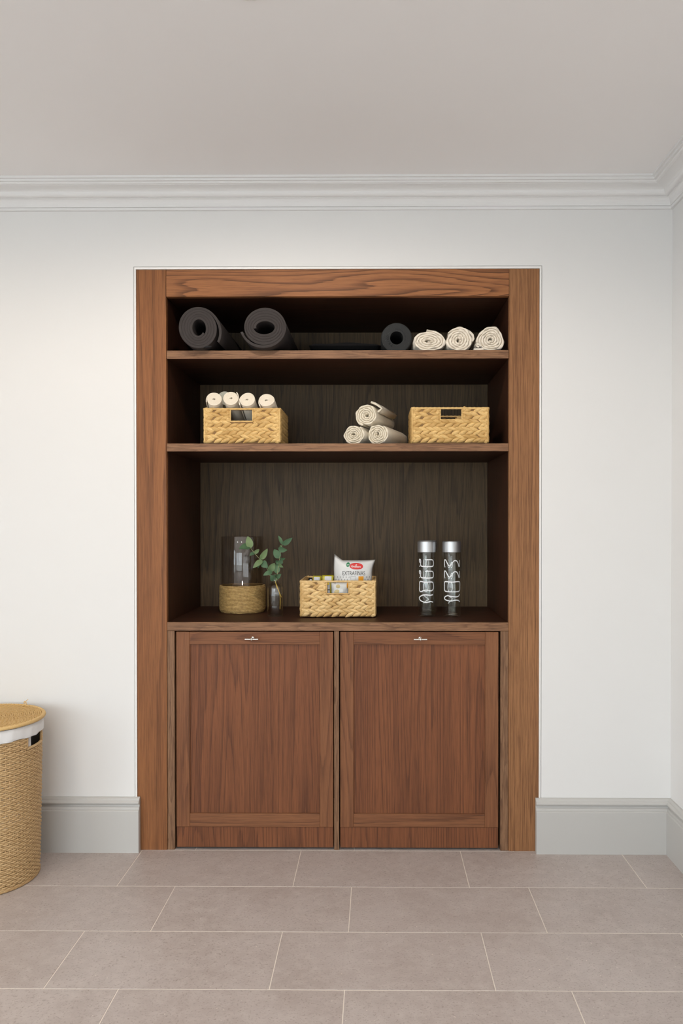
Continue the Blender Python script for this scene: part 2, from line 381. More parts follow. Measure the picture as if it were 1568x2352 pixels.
# floor: grout bed + stone tiles
floor = structure('floor', box_me([(LX - T, RX + T, FY - T, 0.70, -0.06, -0.0007)]), M_grout, 'greige stone-effect floor tiles with pale grout, laid in a third bond')
PYT, PXT, G = 0.2993, 0.600, 0.0027
cache = {}
def tile_me(wd, dp):
    k = (round(wd, 4), round(dp, 4))
    if k not in cache:
        h, c = 0.008, 0.0007; x, y = wd / 2, dp / 2
        vs = [(-x, -y, -h), (x, -y, -h), (x, y, -h), (-x, y, -h), (-x, -y, -c), (x, -y, -c), (x, y, -c), (-x, y, -c), (-x + c, -y + c, 0), (x - c, -y + c, 0), (x - c, y - c, 0), (-x + c, y - c, 0)]
        fs = [(0, 1, 5, 4), (1, 2, 6, 5), (2, 3, 7, 6), (3, 0, 4, 7), (4, 5, 9, 8), (5, 6, 10, 9), (6, 7, 11, 10), (7, 4, 8, 11), (8, 9, 10, 11)]
        me = mesh('tile', vs, fs); me.materials.append(M_tile); cache[k] = me
    return cache[k]
row = -2
while True:
    y1 = 0.003 - PYT * row; y0 = y1 - PYT                     # row spans y0..y1
    if y1 < FY: break
    off = -0.2845 if row % 2 == 0 else -0.0845
    cy0, cy1 = max(y0 + G / 2, FY + 0.001), min(y1 - G / 2, 0.655)
    k = math.floor((LX - off) / PXT)
    while off + k * PXT < RX:
        x0, x1 = max(off + k * PXT + G / 2, LX + 0.001), min(off + (k + 1) * PXT - G / 2, RX - 0.001)
        if x1 - x0 > 0.01 and cy1 - cy0 > 0.01:
            link('tile', tile_me(x1 - x0, cy1 - cy0), None, floor, ((x0 + x1) / 2, (cy0 + cy1) / 2, 0))
        k += 1
    row += 1

# skirting (profile: projection d, height z)
SK = [(0, 0), (0.024, 0), (0.024, 0.1555), (0.0225, 0.158), (0.0185, 0.160), (0.0185, 0.1635), (0.0165, 0.168), (0.0125, 0.171), (0.0105, 0.1755), (0.0120, 0.179),
      (0.0190, 0.1805), (0.0222, 0.184), (0.0225, 0.1875), (0.0195, 0.1915), (0.0150, 0.1945), (0.0140, 0.1975), (0.0105, 0.2015), (0.0060, 0.2040), (0, 0.2040)]
def run(prof, p0, p1, kind0, kind1):
    """extrude along x (back wall, y=-d) ; mitre: end x moves by -d"""
    vs, fs, n = [], [], len(prof)
    for (p, kd) in ((p0, kind0), (p1, kind1)):
        for d, z in prof: vs.append((p - d if kd == 'm' else p, -d, z))
    for i in range(n):
        j = (i + 1) % n; fs.append((i, j, n + j, n + i))
    fs.append(tuple(range(n))[::-1]); fs.append(tuple(range(n, 2 * n)))
    return fixn(mesh('profile', vs, fs))
def run_side(prof, xw, sgn, ya, yb):
    vs, fs, n = [], [], len(prof)
    for k in (0, 1):
        for d, z in prof: vs.append((xw + sgn * d, -d if k == 0 else yb, z))
    for i in range(n):
        j = (i + 1) % n; fs.append((i, j, n + j, n + i))
    fs.append(tuple(range(n))[::-1]); fs.append(tuple(range(n, 2 * n)))
    return fixn(mesh('profile', vs, fs))
def end_return(prof, x, sgn):
    return None
structure('baseboard_back_left', run(SK, LX, -0.8905, 's', 's'), M_skirt, 'tall grey moulded skirting left of the oak unit')
structure('baseboard_back_right', run(SK, 0.5965, RX, 's', 'm'), M_skirt, 'tall grey moulded skirting right of the oak unit')
structure('baseboard_right', run_side(SK, RX, -1, 0, FY), M_skirt, 'grey moulded skirting along the right wall')
structure('baseboard_left', run_side(SK, LX, 1, 0, FY), M_skirt, 'grey moulded skirting along the left wall')
# cornice
b = 2.4045
CO = [(0, CZ), (0, b), (0.0085, b), (0.0100, b + 0.0010), (0.0100, b + 0.0095), (0.0085, b + 0.0105), (0.0130, b + 0.0110)]
for i in range(7):
    t = i / 6; CO.append((0.0130 + 0.016 * (1 - math.cos(t * PI / 2)), b + 0.011 + 0.026 * math.sin(t * PI / 2)))
CO += [(0.0290, b + 0.0385), (0.0350, b + 0.0385)]
for i in range(1, 7):
    t = i / 6; CO.append((0.0350 + 0.013 * math.sin(t * PI / 2), b + 0.0385 + 0.013 * (1 - math.cos(t * PI / 2))))
for i in range(1, 8):
    t = i / 7; CO.append((0.048 + 0.038 * (1 - math.cos(t * PI / 2)), b + 0.0515 + 0.0115 * math.sin(t * PI / 2)))
CO += [(0.0860, b + 0.0640), (0.0935, b + 0.0650), (0.0960, b + 0.0680), (0.0960, b + 0.0705), (0.1045, b + 0.0705), (0.1045, b + 0.0785), (0.1130, b + 0.0785), (0.1130, CZ)]
CO = CO[1:] + CO[:1]
structure('trim_1', run(CO, LX, RX, 's', 'm'), M_corn, 'white stepped plaster cornice above the oak unit')
structure('trim_2', run_side(CO, RX, -1, 0, FY), M_corn, 'white plaster cornice along the right wall')
structure('trim_3', run_side(CO, LX, 1, 0, FY), M_corn, 'white plaster cornice along the left wall')
# thin white bead round the opening
bw = 0.0065
structure('trim_4', box_me([(FX0 - bw, FX0, -0.0012, 0.03, 0.0, FZ + 0.008), (FX1, FX1 + bw, -0.0012, 0.03, 0.0, FZ + 0.008), (FX0, FX1, -0.0012, 0.03, FZ, FZ + 0.008)]), M_bead, 'thin white bead framing the oak unit')

# downlights (out of frame, above and behind the camera's view)
for i, (x, y, W, c) in enumerate(DOWNLIGHTS):
    where = ['near the cabinet wall, over the laundry basket', 'near the cabinet wall, over the oak unit', 'over the room, left row', 'over the room, right row'][i]
    r = empty('recessed_downlight', (x, y, CZ), 'round white recessed ceiling downlight ' + where, 'downlight', 'ceiling downlights')
    link('trim_ring', mesh('ring', *lathe_geo([(0.034, -0.001), (0.034, -0.004), (0.043, -0.004), (0.045, -0.001)], 32), True), M_bead, r)
    me = mesh('lens', [(0.033 * math.cos(2 * PI * k / 24), 0.033 * math.sin(2 * PI * k / 24), -0.002) for k in range(24)], [tuple(range(24))[::-1]])
    lm = NT('lamp_glow_%d' % i); lm.base((0, 0, 0)); lm.p.inputs['Emission Color'].default_value = (*c, 1); lm.p.inputs['Emission Strength'].default_value = 8.0
    link('lens', me, lm.m, r)
    l = bpy.data.lights.new('downlight_beam', 'SPOT'); l.energy = W; l.color = c; l.spot_size = math.radians(176); l.spot_blend = 0.45; l.shadow_soft_size = 0.035
    lo = bpy.data.objects.new('downlight_beam', l); COL.objects.link(lo); lo.parent = r; lo.location = (0, 0, -0.01)

# ------------------------------------------------------------------ the built-in oak unit
Y0 = 0.004                                              # face of the oak
IX0, IX1, IZ1, BK = -0.790, 0.4965, 2.086, 0.580        # inside of the niche
unit = empty('built_in_shelving_unit', ((FX0 + FX1) / 2, Y0, 0), 'tall dark-stained oak shelving niche built into the white wall', 'shelving unit')
board('stile', FX0, IX0, Y0, Y0 + 0.022, 0.0, FZ, W_postl, unit)
board('stile', IX1, FX1, Y0, Y0 + 0.022, 0.0, FZ, W_post, unit)
board('header', IX0 + 0.0003, IX1 - 0.0003, Y0, Y0 + 0.022, IZ1, FZ, W_head, unit)
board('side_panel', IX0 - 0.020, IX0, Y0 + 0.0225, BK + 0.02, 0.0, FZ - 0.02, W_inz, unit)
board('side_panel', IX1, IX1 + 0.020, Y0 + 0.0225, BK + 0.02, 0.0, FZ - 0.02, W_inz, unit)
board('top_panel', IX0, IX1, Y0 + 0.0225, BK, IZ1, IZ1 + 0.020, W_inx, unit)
board('back_panel', IX0, IX1, BK, BK + 0.012, 0.0, IZ1 + 0.02, W_back, unit)
for z0, z1 in ((1.8535, 1.8847), (1.5055, 1.5352)):
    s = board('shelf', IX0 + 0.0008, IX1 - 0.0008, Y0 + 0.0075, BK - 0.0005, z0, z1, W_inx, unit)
    board('edge_strip', IX0 + 0.0008, IX1 - 0.0008, Y0 + 0.003, Y0 + 0.007, z0, z1, W_edgex, s, 0.0006)
wt = empty('worktop', (-0.15, 0.3, 0.830), 'dark oak worktop across the two base cabinets', 'worktop')
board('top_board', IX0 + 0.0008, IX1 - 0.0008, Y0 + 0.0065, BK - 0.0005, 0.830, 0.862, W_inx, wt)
board('edge_strip', IX0 + 0.0008, IX1 - 0.0008, Y0 + 0.002, Y0 + 0.0062, 0.830, 0.862, W_edgex, wt, 0.0006)
SH1, SH2, WT = 1.8847, 1.5352, 0.862

def handle_geo():
    parts = [tube_geo([(0, 0.0, 0), (0, -0.004, 0)], 0.0062, 20), tube_geo([(0, -0.003, 0), (0, -0.026, 0)], 0.0042, 14)]
    parts.append(tube_geo([(-0.0252, -0.030, 0), (-0.0248, -0.030, 0), (0.0248, -0.030, 0), (0.0252, -0.030, 0)], [0.0028, 0.0036, 0.0036, 0.0028], 14))
    v, f = lathe_geo([(0.0005, -0.0068)] + [(0.0068 * math.cos(q), 0.0068 * math.sin(q)) for q in [(-80 + 16 * i) * PI / 180 for i in range(11)]] + [(0.0005, 0.0068)], 20)
    parts.append(([(x * 0.75 if False else z * 0.75, y - 0.030, x) for x, y, z in v], f))
    return join_geo(parts)
def base_cabinet(dx0, dx1, gx, px, label, hx):
    r = empty('base_cabinet', ((dx0 + dx1) / 2, Y0, 0), label, 'cabinet', 'base cabinets below the worktop')
    board('side_panel', gx[0], gx[1], Y0 + 0.003, BK - 0.001, 0.0, 0.8295, W_edgez, r)
    if px: board('divider', px[0], px[1], Y0 + 0.005, BK - 0.001, 0.0, 0.8295, W_edgez, r)
    sw = 0.0505
    zt, zr, zb, zk, z0 = 0.8255, 0.7775, 0.1375, 0.0868, 0.0080
    d = board('door', dx0 + sw - 0.006, dx1 - sw + 0.006, Y0 + 0.013, Y0 + 0.024, zb - 0.006, zr + 0.006, W_panel, r, 0.0004)
    d['label'] = 'recessed centre panel of the shaker door'
    yb = Y0 + 0.005
    board('door_stile', dx0, dx0 + sw, yb, yb + 0.022, zk, zt, W_doorz, d)
    board('door_stile', dx1 - sw, dx1, yb, yb + 0.022, zk, zt, W_doorz, d)
    board('door_rail', dx0 + sw + 0.0002, dx1 - sw - 0.0002, yb, yb + 0.022, zr, zt, W_doorx, d)
    board('door_rail', dx0 + sw + 0.0002, dx1 - sw - 0.0002, yb, yb + 0.022, zk, zb, W_doorx, d)
    board('kick_panel', dx0, dx1, yb + 0.0035, yb + 0.022, z0, zk - 0.0006, W_panel, d)
    v, f = handle_geo(); me = sharp(mesh('handle', v, f, True))
    h = link('handle', me, M_steel, d, Vector((hx, yb, 0.8015)) - r.location - d.location); h['label'] = 'small nickel T-bar handle'
    return r
base_cabinet(-0.7560, -0.1630, (-0.7893, -0.7620), (-0.1597, -0.1408), 'left oak base cabinet with shaker door and nickel T-bar handle', -0.4665)
base_cabinet(-0.1366, 0.4594, (0.4668, 0.4960), None, 'right oak base cabinet with shaker door and nickel T-bar handle', 0.1640)

# ------------------------------------------------------------------ rolls
def spiral_me(rin, rout, turns, tf, L, shape, e=0.002, a0=0.0, dr=1, seg=40, ywob=None, tail=0.0, tl=0.16):
    n = int(turns * seg); vs, fs = [], []; pitch = (rout - rin) / turns; h = pitch * tf / 2
    prof = [(-h, e), (-h * 0.5, 0.0), (h * 0.5, 0.0), (h, e), (h, L), (-h, L)]; m = len(prof)
    for i in range(n + 1):
        t = i / n; th = a0 + dr * 2 * PI * turns * t
        r = rin + h + (rout - rin - 2 * h) * t
        yo = ywob(t, th) if ywob else 0.0
        lift = tail * max(0.0, (t * turns - (turns - tl)) / tl) ** 1.6
        for o, y in prof:
            x, z = shape(r + o + lift, th, rout)
            vs.append((x, y + (yo if y < L * 0.5 else 0.0), z))
    for i in range(n):
        for k in range(m):
            k2 = (k + 1) % m
            fs.append((i * m + k, i * m + k2, (i + 1) * m + k2, (i + 1) * m + k))
    fs.append(tuple(range(m))); fs.append(tuple(n * m + k for k in range(m))[::-1])
    return sharp(mesh('roll', vs, fs, True), 50)
def shape_ell(sx, sz, amps=(), inner=None, flat=None):
    def f(r, th, ro):
        q = r / ro
        k = 1.0 + sum(a * math.cos(nn * th + ph) * q for nn, a, ph in amps)
        ax, az = sx, sz
        if inner:
            wi = max(0.0, 1 - q) ** 1.2; ax = sx * (1 - wi) + inner[0] * wi; az = sz * (1 - wi) + inner[1] * wi
        x, z = r * k * math.cos(th) * ax, r * k * math.sin(th) * az
        if flat is not None and z < flat * ro: z = flat * ro + (z - flat * ro) * 0.18
        return x, z
    return f
def zmin(me): return min(v.co.z for v in me.vertices)

# two charcoal exercise mats
def mat_roll(px, py, r, label, a0, dr, turns, shape, rin, strap, tail):
    me = spiral_me(rin, r, turns, 0.80, 0.590, shape, 0.0012, a0, dr, 48, None, tail, 0.24)
    p = at(px, py, -0.034); root = empty('exercise_mat', (p.x, -0.034, SH1 + 0.0005), label, 'exercise mat', 'rolled exercise mats')
    link('roll', me, M_mat, root, (0, 0, -zmin(me)))
    if strap:
        v, f = tube_geo([(0.012, 0.02, 0.004), (0.022, 0.008, 0.003), (0.030, -0.006, 0.0025), (0.040, -0.0075, 0.003), (0.050, -0.003, 0.0045)], [0.003, 0.003, 0.0032, 0.0032, 0.002], 8)
        link('strap', mesh('strap', v, f, True), M_black, root)
mat_roll(455.5, 755, 0.0805, 'charcoal rolled exercise mat on the top shelf, in the corner with loose flap', -0.62, -1, 5.0, shape_ell(1.0, 1.0, ((2, 0.02, 2.2),), (0.72, 1.15)), 0.024, True, 0.013)
mat_roll(607.5, 758, 0.0815, 'charcoal rolled exercise mat on the top shelf, farther from the corner', 3.35, -1, 5.0, shape_ell(1.02, 0.97, (), (1.45, 0.72)), 0.024, False, 0.009)

# low black folded mat at the back of the top shelf
def soft_slab(wd, dp, h, name):
    vs, fs = [], []; nx, ny = 26, 14
    for k in (0, 1):
        for j in range(ny + 1):
            for i in range(nx + 1):
                u, v = i / nx * 2 - 1, j / ny * 2 - 1
                e = (1 - abs(u) ** 7) ** 0.5 * (1 - abs(v) ** 8) ** 0.5
                z = h / 2 + (h / 2) * e * (1 if k else -1) + (0.003 * math.sin(u * 5 + 1) * e if k else 0)
                vs.append((u * wd / 2, v * dp / 2, z))
    o = (nx + 1) * (ny + 1)
    for k in (0, 1):
        for j in range(ny):
            for i in range(nx):
                a = k * o + j * (nx + 1) + i; q = (a, a + 1, a + nx + 2, a + nx + 1)
                fs.append(q if k else q[::-1])
    return mesh(name, vs, fs, True)
fm = empty('folded_mat', (-0.124, 0.32, SH1 + 0.0005), 'low black folded mat lying between rolled mats and foam roller', 'folded mat')
link('layer', soft_slab(0.300, 0.38, 0.030, 'layer'), M_black, fm)
link('layer', soft_slab(0.282, 0.36, 0.036, 'layer'), M_black, fm, (0.0, 0, 0.0285))

# foam roller
RP = at(910.5, 780, 0.072)
fr_ = empty('foam_roller', (RP.x, 0.072, SH1 + 0.0005), 'black foam roller with hollow core beside the top-shelf towels', 'foam roller')
ro, rf, ri = 0.0605, 0.0545, 0.0252
v, f = lathe_geo([(ri, 0.0), (rf, 0.0), (rf + 0.003, 0.0015), (ro - 0.001, 0.010), (ro, 0.016), (ro, 0.10), (ro - 0.004, 0.104), (ro - 0.004, 0.110), (ro, 0.114), (ro, 0.20), (ro - 0.004, 0.204), (ro - 0.004, 0.21), (ro, 0.214), (ro, 0.284), (rf, 0.30), (ri, 0.30)], 56, True)
v = [(x, z, y + ro) for x, y, z in v]
link('body', sharp(mesh('body', v, f, True), 25), M_roller, fr_)

FONTC = {}
def text_geo(s, size=1.0, bold=0.0, shear=0.0):
    c = bpy.data.curves.new('t', 'FONT'); c.body = s; c.size = size; c.offset = bold; c.shear = shear; c.resolution_u = 3
    c.align_x = 'CENTER'; c.align_y = 'CENTER'; c.fill_mode = 'FRONT'
    o = bpy.data.objects.new('t', c); COL.objects.link(o)
    bpy.context.view_layer.update()
    me = bpy.data.meshes.new_from_object(o.evaluated_get(bpy.context.evaluated_depsgraph_get()))
    vs = [tuple(q.co) for q in me.vertices]; fs = [tuple(p.vertices) for p in me.polygons]
    bpy.data.objects.remove(o); bpy.data.curves.remove(c); bpy.data.meshes.remove(me)
    return vs, fs
parts = []
for ch, deg in (('O', 172), ('X', 189), ('I', 204), ('R', 219), ('T', 238)):
    v, f = text_geo(ch, 0.0125, 0.0004); a = math.radians(deg); rr = 0.0335
    ca, sa = math.cos(a), math.sin(a)
    # letter tops point outward, read clockwise up the left side
    parts.append(([(ca * (rr + y) + sa * x, -0.0005, ro + sa * (rr + y) - ca * x) for x, y, z in v], f))
v, f = join_geo(parts); link('embossed_lettering', mesh('lettering', v, f), M_black, fr_)
parts = []
for i in range(15):
    a = math.radians(98 - i * 8.2); rr = 0.0335
    q = []
    for dx, dy in ((-0.0012, -0.0016), (0.0012, -0.0016), (0.0012, 0.0016 + 0.0008 * (i % 3 == 0)), (-0.0008, 0.0016)):
        q.append((math.cos(a) * (rr + dy) + math.sin(a) * dx, -0.0005, ro + math.sin(a) * (rr + dy) - math.cos(a) * dx))
    parts.append((q, [(0, 1, 2, 3)]))
v, f = join_geo(parts); link('small_print', mesh('small_print', v, f), M_black, fr_)['kind'] = 'stuff'

# towels
def towel(px, py, Yf, shelf, r, turns, shape, label, group, mat, L, rz=0.0, seed=0, flap=None, tx=0.0, rin=0.0015, z=None, name='rolled_towel', tf=0.78):
    rg = random.Random(seed); ph = [rg.uniform(0, 6.28) for _ in range(4)]
    yw = lambda t, th: 0.0022 * math.sin(th * 3.3 + ph[0]) + 0.0020 * math.sin(th * 7.1 + ph[1] + t * 9)
    base = shape
    def sh(rr, th, ro_):
        k = 1 + 0.028 * math.sin(th * 5 + ph[2] + 2.4 * math.sin(rr * 310)) * (0.4 + rr / ro_ * 0.6) + 0.018 * math.sin(th * 9 + ph[3] + rr * 500)
        return base(rr * k, th, ro_)
    me = spiral_me(rin, r, turns, tf, L, sh, 0.0035, rg.uniform(0, 6.28) if flap is None else flap, 1, 44, yw)
    p = at(px, py, Yf); zz = shelf + 0.0006 if z is None else z
    root = empty(name, (p.x, Yf, zz), label, 'towel', group, rz)
    root.rotation_euler = (tx, 0, rz)
    link('roll', me, mat, root, (0, 0, -zmin(me)))
    return root
def fold_flap(root, pts, wdt, mat, L=0.25):
    """a loose towel edge: cross-section polyline pts (x,z) thickened, extruded back"""
    n = len(pts); vs, fs = [], []
    loop = []
    for i, (x, z) in enumerate(pts):
        a = pts[max(i - 1, 0)]; c = pts[min(i + 1, n - 1)]; t = Vector((c[0] - a[0], c[1] - a[1])).normalized(); nn = Vector((-t.y, t.x))
        loop.append((x + nn.x * wdt / 2, z + nn.y * wdt / 2)); loop.insert(0, (x - nn.x * wdt / 2, z - nn.y * wdt / 2))
    m = len(loop)
    for y in (0.001, 0.0, 0.02, L):
        for x, z in loop: vs.append((x, y, z))
    for s in range(3):
        for k in range(m):
            k2 = (k + 1) % m; fs.append((s * m + k, s * m + k2, (s + 1) * m + k2, (s + 1) * m + k))
    fs.append(tuple(range(m))); fs.append(tuple(3 * m + k for k in range(m))[::-1])
    link('loose_edge', fixn(mesh('flap', vs, fs, True)), mat, root)
G1 = 'cream towels rolled up on the top shelf'
towel(984.5, 778, 0.020, SH1, 0.0560, 4.6, shape_ell(1.13, 0.78, ((3, 0.03, 0.4), (2, 0.03, 1.0)), (1.5, 0.62), -0.66), 'cream rolled towel next to the foam roller, flattest of the three', G1, M_towel, 0.30, 0.02, 1, 4.2)
t2 = towel(1053, 776, 0.018, SH1, 0.0530, 4.6, shape_ell(1.04, 0.92, ((3, 0.055, 2.4), (5, 0.02, 0.3)), (0.85, 1.05), -0.74), 'cream rolled towel in the middle of the top-shelf trio with loose corner', G1, M_towel, 0.30, -0.03, 2, 5.0)
fold_flap(t2, [(0.030, 0.076), (0.043, 0.068), (0.052, 0.058), (0.055, 0.044), (0.049, 0.035)], 0.009, M_towel)
t3 = towel(1127, 776, 0.016, SH1, 0.0530, 5.0, shape_ell(1.03, 0.95, ((3, 0.075, 1.9), (4, 0.02, 1.3)), (1.0, 0.95), -0.76), 'cream rolled towel against the right end of the top shelf, egg-shaped', G1, M_towel, 0.30, -0.02, 3, 3.6)
fold_flap(t3, [(-0.064, 0.0055), (-0.058, 0.0052), (-0.050, 0.005), (-0.034, 0.006), (-0.020, 0.008)], 0.0085, M_towel)
fold_flap(t3, [(-0.044, 0.014), (-0.052, 0.016), (-0.056, 0.022), (-0.051, 0.027), (-0.043, 0.024), (-0.038, 0.015)], 0.008, M_towel)
G2 = 'ecru towels stacked as a pyramid'
towel(811.5, 998, 0.050, SH2, 0.0440, 4.6, shape_ell(1.0, 0.92, ((3, 0.03, 1.4), (4, 0.025, 0.2)), (1.1, 0.85), -0.86), 'ecru rolled towel at bottom left of the towel pyramid', G2, M_towel2, 0.28, -0.30, 11, 3.4)
tr_ = towel(866.5, 998, 0.046, SH2, 0.0440, 4.8, shape_ell(1.0, 0.94, ((3, 0.03, 0.2), (4, 0.02, 1.9)), (0.85, 1.1), -0.86), 'ecru rolled towel at bottom right of the towel pyramid', G2, M_towel2, 0.28, -0.30, 12, 2.2)
tt = towel(841, 965, 0.052, SH2, 0.0445, 4.6, shape_ell(1.02, 0.98, ((3, 0.03, 2.4), (5, 0.02, 0.2)), (1.0, 0.95)), 'ecru rolled towel on top of the towel pyramid with loose corner', G2, M_towel2, 0.27, -0.28, 13, 0.6, z=SH2 + 0.0735)
fold_flap(tt, [(0.018, 0.088), (0.036, 0.081), (0.052, 0.070), (0.060, 0.062), (0.052, 0.054), (0.044, 0.050)], 0.008, M_towel2, 0.22)

# ------------------------------------------------------------------ hyacinth baskets
def strand_geo(L=0.0425, W=0.0178, H=0.0066):
    vs, fs = [], []; ns, npf = 6, 5
    for i in range(ns + 1):
        t = i / ns * 2 - 1
        wv = max(0.12, (1 - abs(t) ** 2.2)) * W / 2
        hv = H * max(0.12, (1 - t * t)) ** 0.7
        for k in range(npf):
            a = PI * k / (npf - 1)
            vs.append((t * L / 2, -hv * math.sin(a), wv * math.cos(a) + 0.0012 * t * t * (1 if t > 0 else -1)))
    for i in range(ns):
        for k in range(npf - 1):
            fs.append((i * npf + k, (i + 1) * npf + k, (i + 1) * npf + k + 1, i * npf + k + 1))
    return vs, fs
SV, SF = strand_geo()
STR = {}
def strand_mesh(mat):
    if mat.name not in STR:
        out = []
        for s in range(4):
            v, f = strand_geo(0.0425 + 0.002 * (s - 1), 0.0178 + 0.0012 * (s % 3 - 1), 0.0064 + 0.0006 * (s % 2))
            me = fixn(mesh('strand', v, f, True)); me.materials.append(mat); out.append(me)
        STR[mat.name] = out
    return STR[mat.name]
def weave_spots(wd, h, hole, rg):
    pz, pxx, hl = 0.01365, 0.0272, 0.0195
    nr = int(round(h / pz)); out = []
    for k in range(nr):
        z = (k + 0.5) * h / nr; sgn = 1 if k % 2 == 0 else -1
        segs = [(-wd / 2 + 0.004, wd / 2 - 0.004)]
        if hole and hole[2] - 0.006 < z < hole[3] + 0.02:
            segs = [(-wd / 2 + 0.004, hole[0] - 0.001), (hole[1] + 0.001, wd / 2 - 0.004)]
        for a, b_ in segs:
            q = b_ - a; n = max(2, int(round((q - 2 * hl) / pxx)) + 1); st = (q - 2 * hl) / (n - 1)
            sh_ = st * 0.24 * sgn
            for i in range(n):
                x = a + hl + i * st + (sh_ if 0 < i < n - 1 else 0) + (rg.uniform(-0.003, 0.003) if 0 < i < n - 1 else 0)
                out.append((x, z + rg.uniform(-0.001, 0.001), -sgn * 0.36 + rg.uniform(-0.1, 0.1), 1.0))
            # short end strands tucked into the corner
            for x in (a + 0.0085, b_ - 0.0085): out.append((x, z + sgn * (0.004 if x < (a + b_) / 2 else -0.004), -sgn * 0.25, 0.42))
    return out
def basket(px0, px1, Yf, shelf, h, dp, label, mat, hole, rz=0.0, seed=0):
    rg = random.Random(seed)
    a, c = at(px0, 1000, Yf), at(px1, 1000, Yf); wd = c.x - a.x
    root = empty('woven_basket', ((a.x + c.x) / 2, Yf + dp / 2, shelf + 0.0045), label, 'basket', 'woven water-hyacinth baskets', rz)
    th = 0.005; hw = wd / 2 - 0.004; hd = dp / 2 - 0.004
    hx0, hx1, hz0, hz1 = hole
    fp = link('front_panel', box_me([(-hw, hx0, 0, th, 0.003, h - 0.004), (hx1, hw, 0, th, 0.003, h - 0.004), (hx0, hx1, 0, th, 0.003, hz0), (hx0, hx1, 0, th, hz1, h - 0.004)]), M_strawd, root, (0, -hd, 0))
    ms = strand_mesh(mat)
    for (x, z, ro_, k_) in weave_spots(wd, h - 0.006, hole, rg):
        o = link('strand', ms[rg.randrange(4)], None, fp, (x, 0.001, z + 0.003), (0, ro_, 0)); s_ = rg.uniform(0.92, 1.08) * k_; o.scale = (s_, 1, rg.uniform(0.92, 1.12))
    # other three sides: braids joined into one mesh per side
    for nm, w_, rot, loc in (('side_panel', dp, PI / 2, (hw, 0, 0)), ('side_panel', dp, -PI / 2, (-hw, 0, 0)), ('back_panel', wd, PI, (0, hd, 0))):
        hl = hole if nm == 'back_panel' else None
        bxs = [(-w_ / 2 + 0.004, w_ / 2 - 0.004, 0, th, 0.003, h - 0.004)] if hl is None else [(-hw, -hx1, 0, th, 0.003, h - 0.004), (-hx0, hw, 0, th, 0.003, h - 0.004), (-hx1, -hx0, 0, th, 0.003, hz0), (-hx1, -hx0, 0, th, hz1, h - 0.004)]
        pn = link(nm, box_me(bxs), M_strawd, root, loc, (0, 0, rot))
        gp = []
        for (x, z, ro_, k_) in weave_spots(w_, h - 0.006, (-hx1, -hx0, hz0, hz1) if hl else None, rg):
            for inner in (0, 1):
                M = Matrix.Translation((x, 0.001 if not inner else th - 0.001, z + 0.003)) @ Matrix.Rotation(ro_, 4, 'Y') @ Matrix.Scale(k_, 4, (1, 0, 0)) @ Matrix.Scale(-1 if inner else 1, 4, (0, 1, 0))
                gp.append(([M @ Vector(q) for q in SV], SF))
        v, f = join_geo(gp); wv = link('weave', fixn(mesh('weave', v, f, True)), mat, pn); wv['kind'] = 'stuff'
    link('bottom_panel', box_me([(-hw, hw, -hd, hd, 0.0, 0.005)]), M_strawd, root)
    def cord(name, pts, r0, closed, par=root):
        n = len(pts); v, f = tube_geo(pts, [r0 * (1 + 0.16 * math.sin(i * 1.9)) for i in range(n)], 8, closed)
        return link(name, mesh(name, v, f, True), mat, par)
    def dens(pts, step=0.005, closed=False):
        out = []; q = pts + ([pts[0]] if closed else [])
        for p0, p1 in zip(q, q[1:]):
            p0, p1 = Vector(p0), Vector(p1); k = max(1, int((p1 - p0).length / step))
            out += [p0.lerp(p1, i / k) for i in range(k)]
        if not closed: out.append(Vector(pts[-1]))
        return out
    ew, ed = wd / 2 - 0.003, dp / 2 - 0.003
    cord('rim', dens([(-ew, -ed, h - 0.003), (ew, -ed, h - 0.003), (ew, ed, h - 0.003), (-ew, ed, h - 0.003)], 0.005, True), 0.0040, True)
    for sx in (-1, 1):
        for sy in (-1, 1):
            cord('corner_post', dens([(sx * (wd / 2 - 0.006), sy * (dp / 2 - 0.004), 0.002), (sx * (wd / 2 - 0.006), sy * (dp / 2 - 0.004), h - 0.004)]), 0.0046, False)
    for sy in (-1, 1):
        cord('handle_trim', dens([(hx0, sy * hd, hz1 + 0.001), (hx0, sy * hd, hz0), (hx1, sy * hd, hz0), (hx1, sy * hd, hz1 + 0.001)]), 0.0030, False)
    return root
HB = 0.1315
basket(466, 645, 0.030, SH2, HB, 0.25, 'woven basket on the middle shelf filled with ivory cloth rolls', M_straw, (-0.045, 0.041, 0.082, 0.1245), 0.0, 21)
basket(943.5, 1124, 0.030, SH2, 0.134, 0.25, 'empty woven basket on the middle shelf beside the towel pyramid', M_straw, (-0.038, 0.045, 0.087, 0.127), 0.0, 22)
BC = basket(687.5, 863.5, 0.146, WT, 0.142, 0.27, 'pale woven basket of snack packets on the worktop', M_straw2, (-0.044, 0.044, 0.090, 0.135), 0.0, 23)

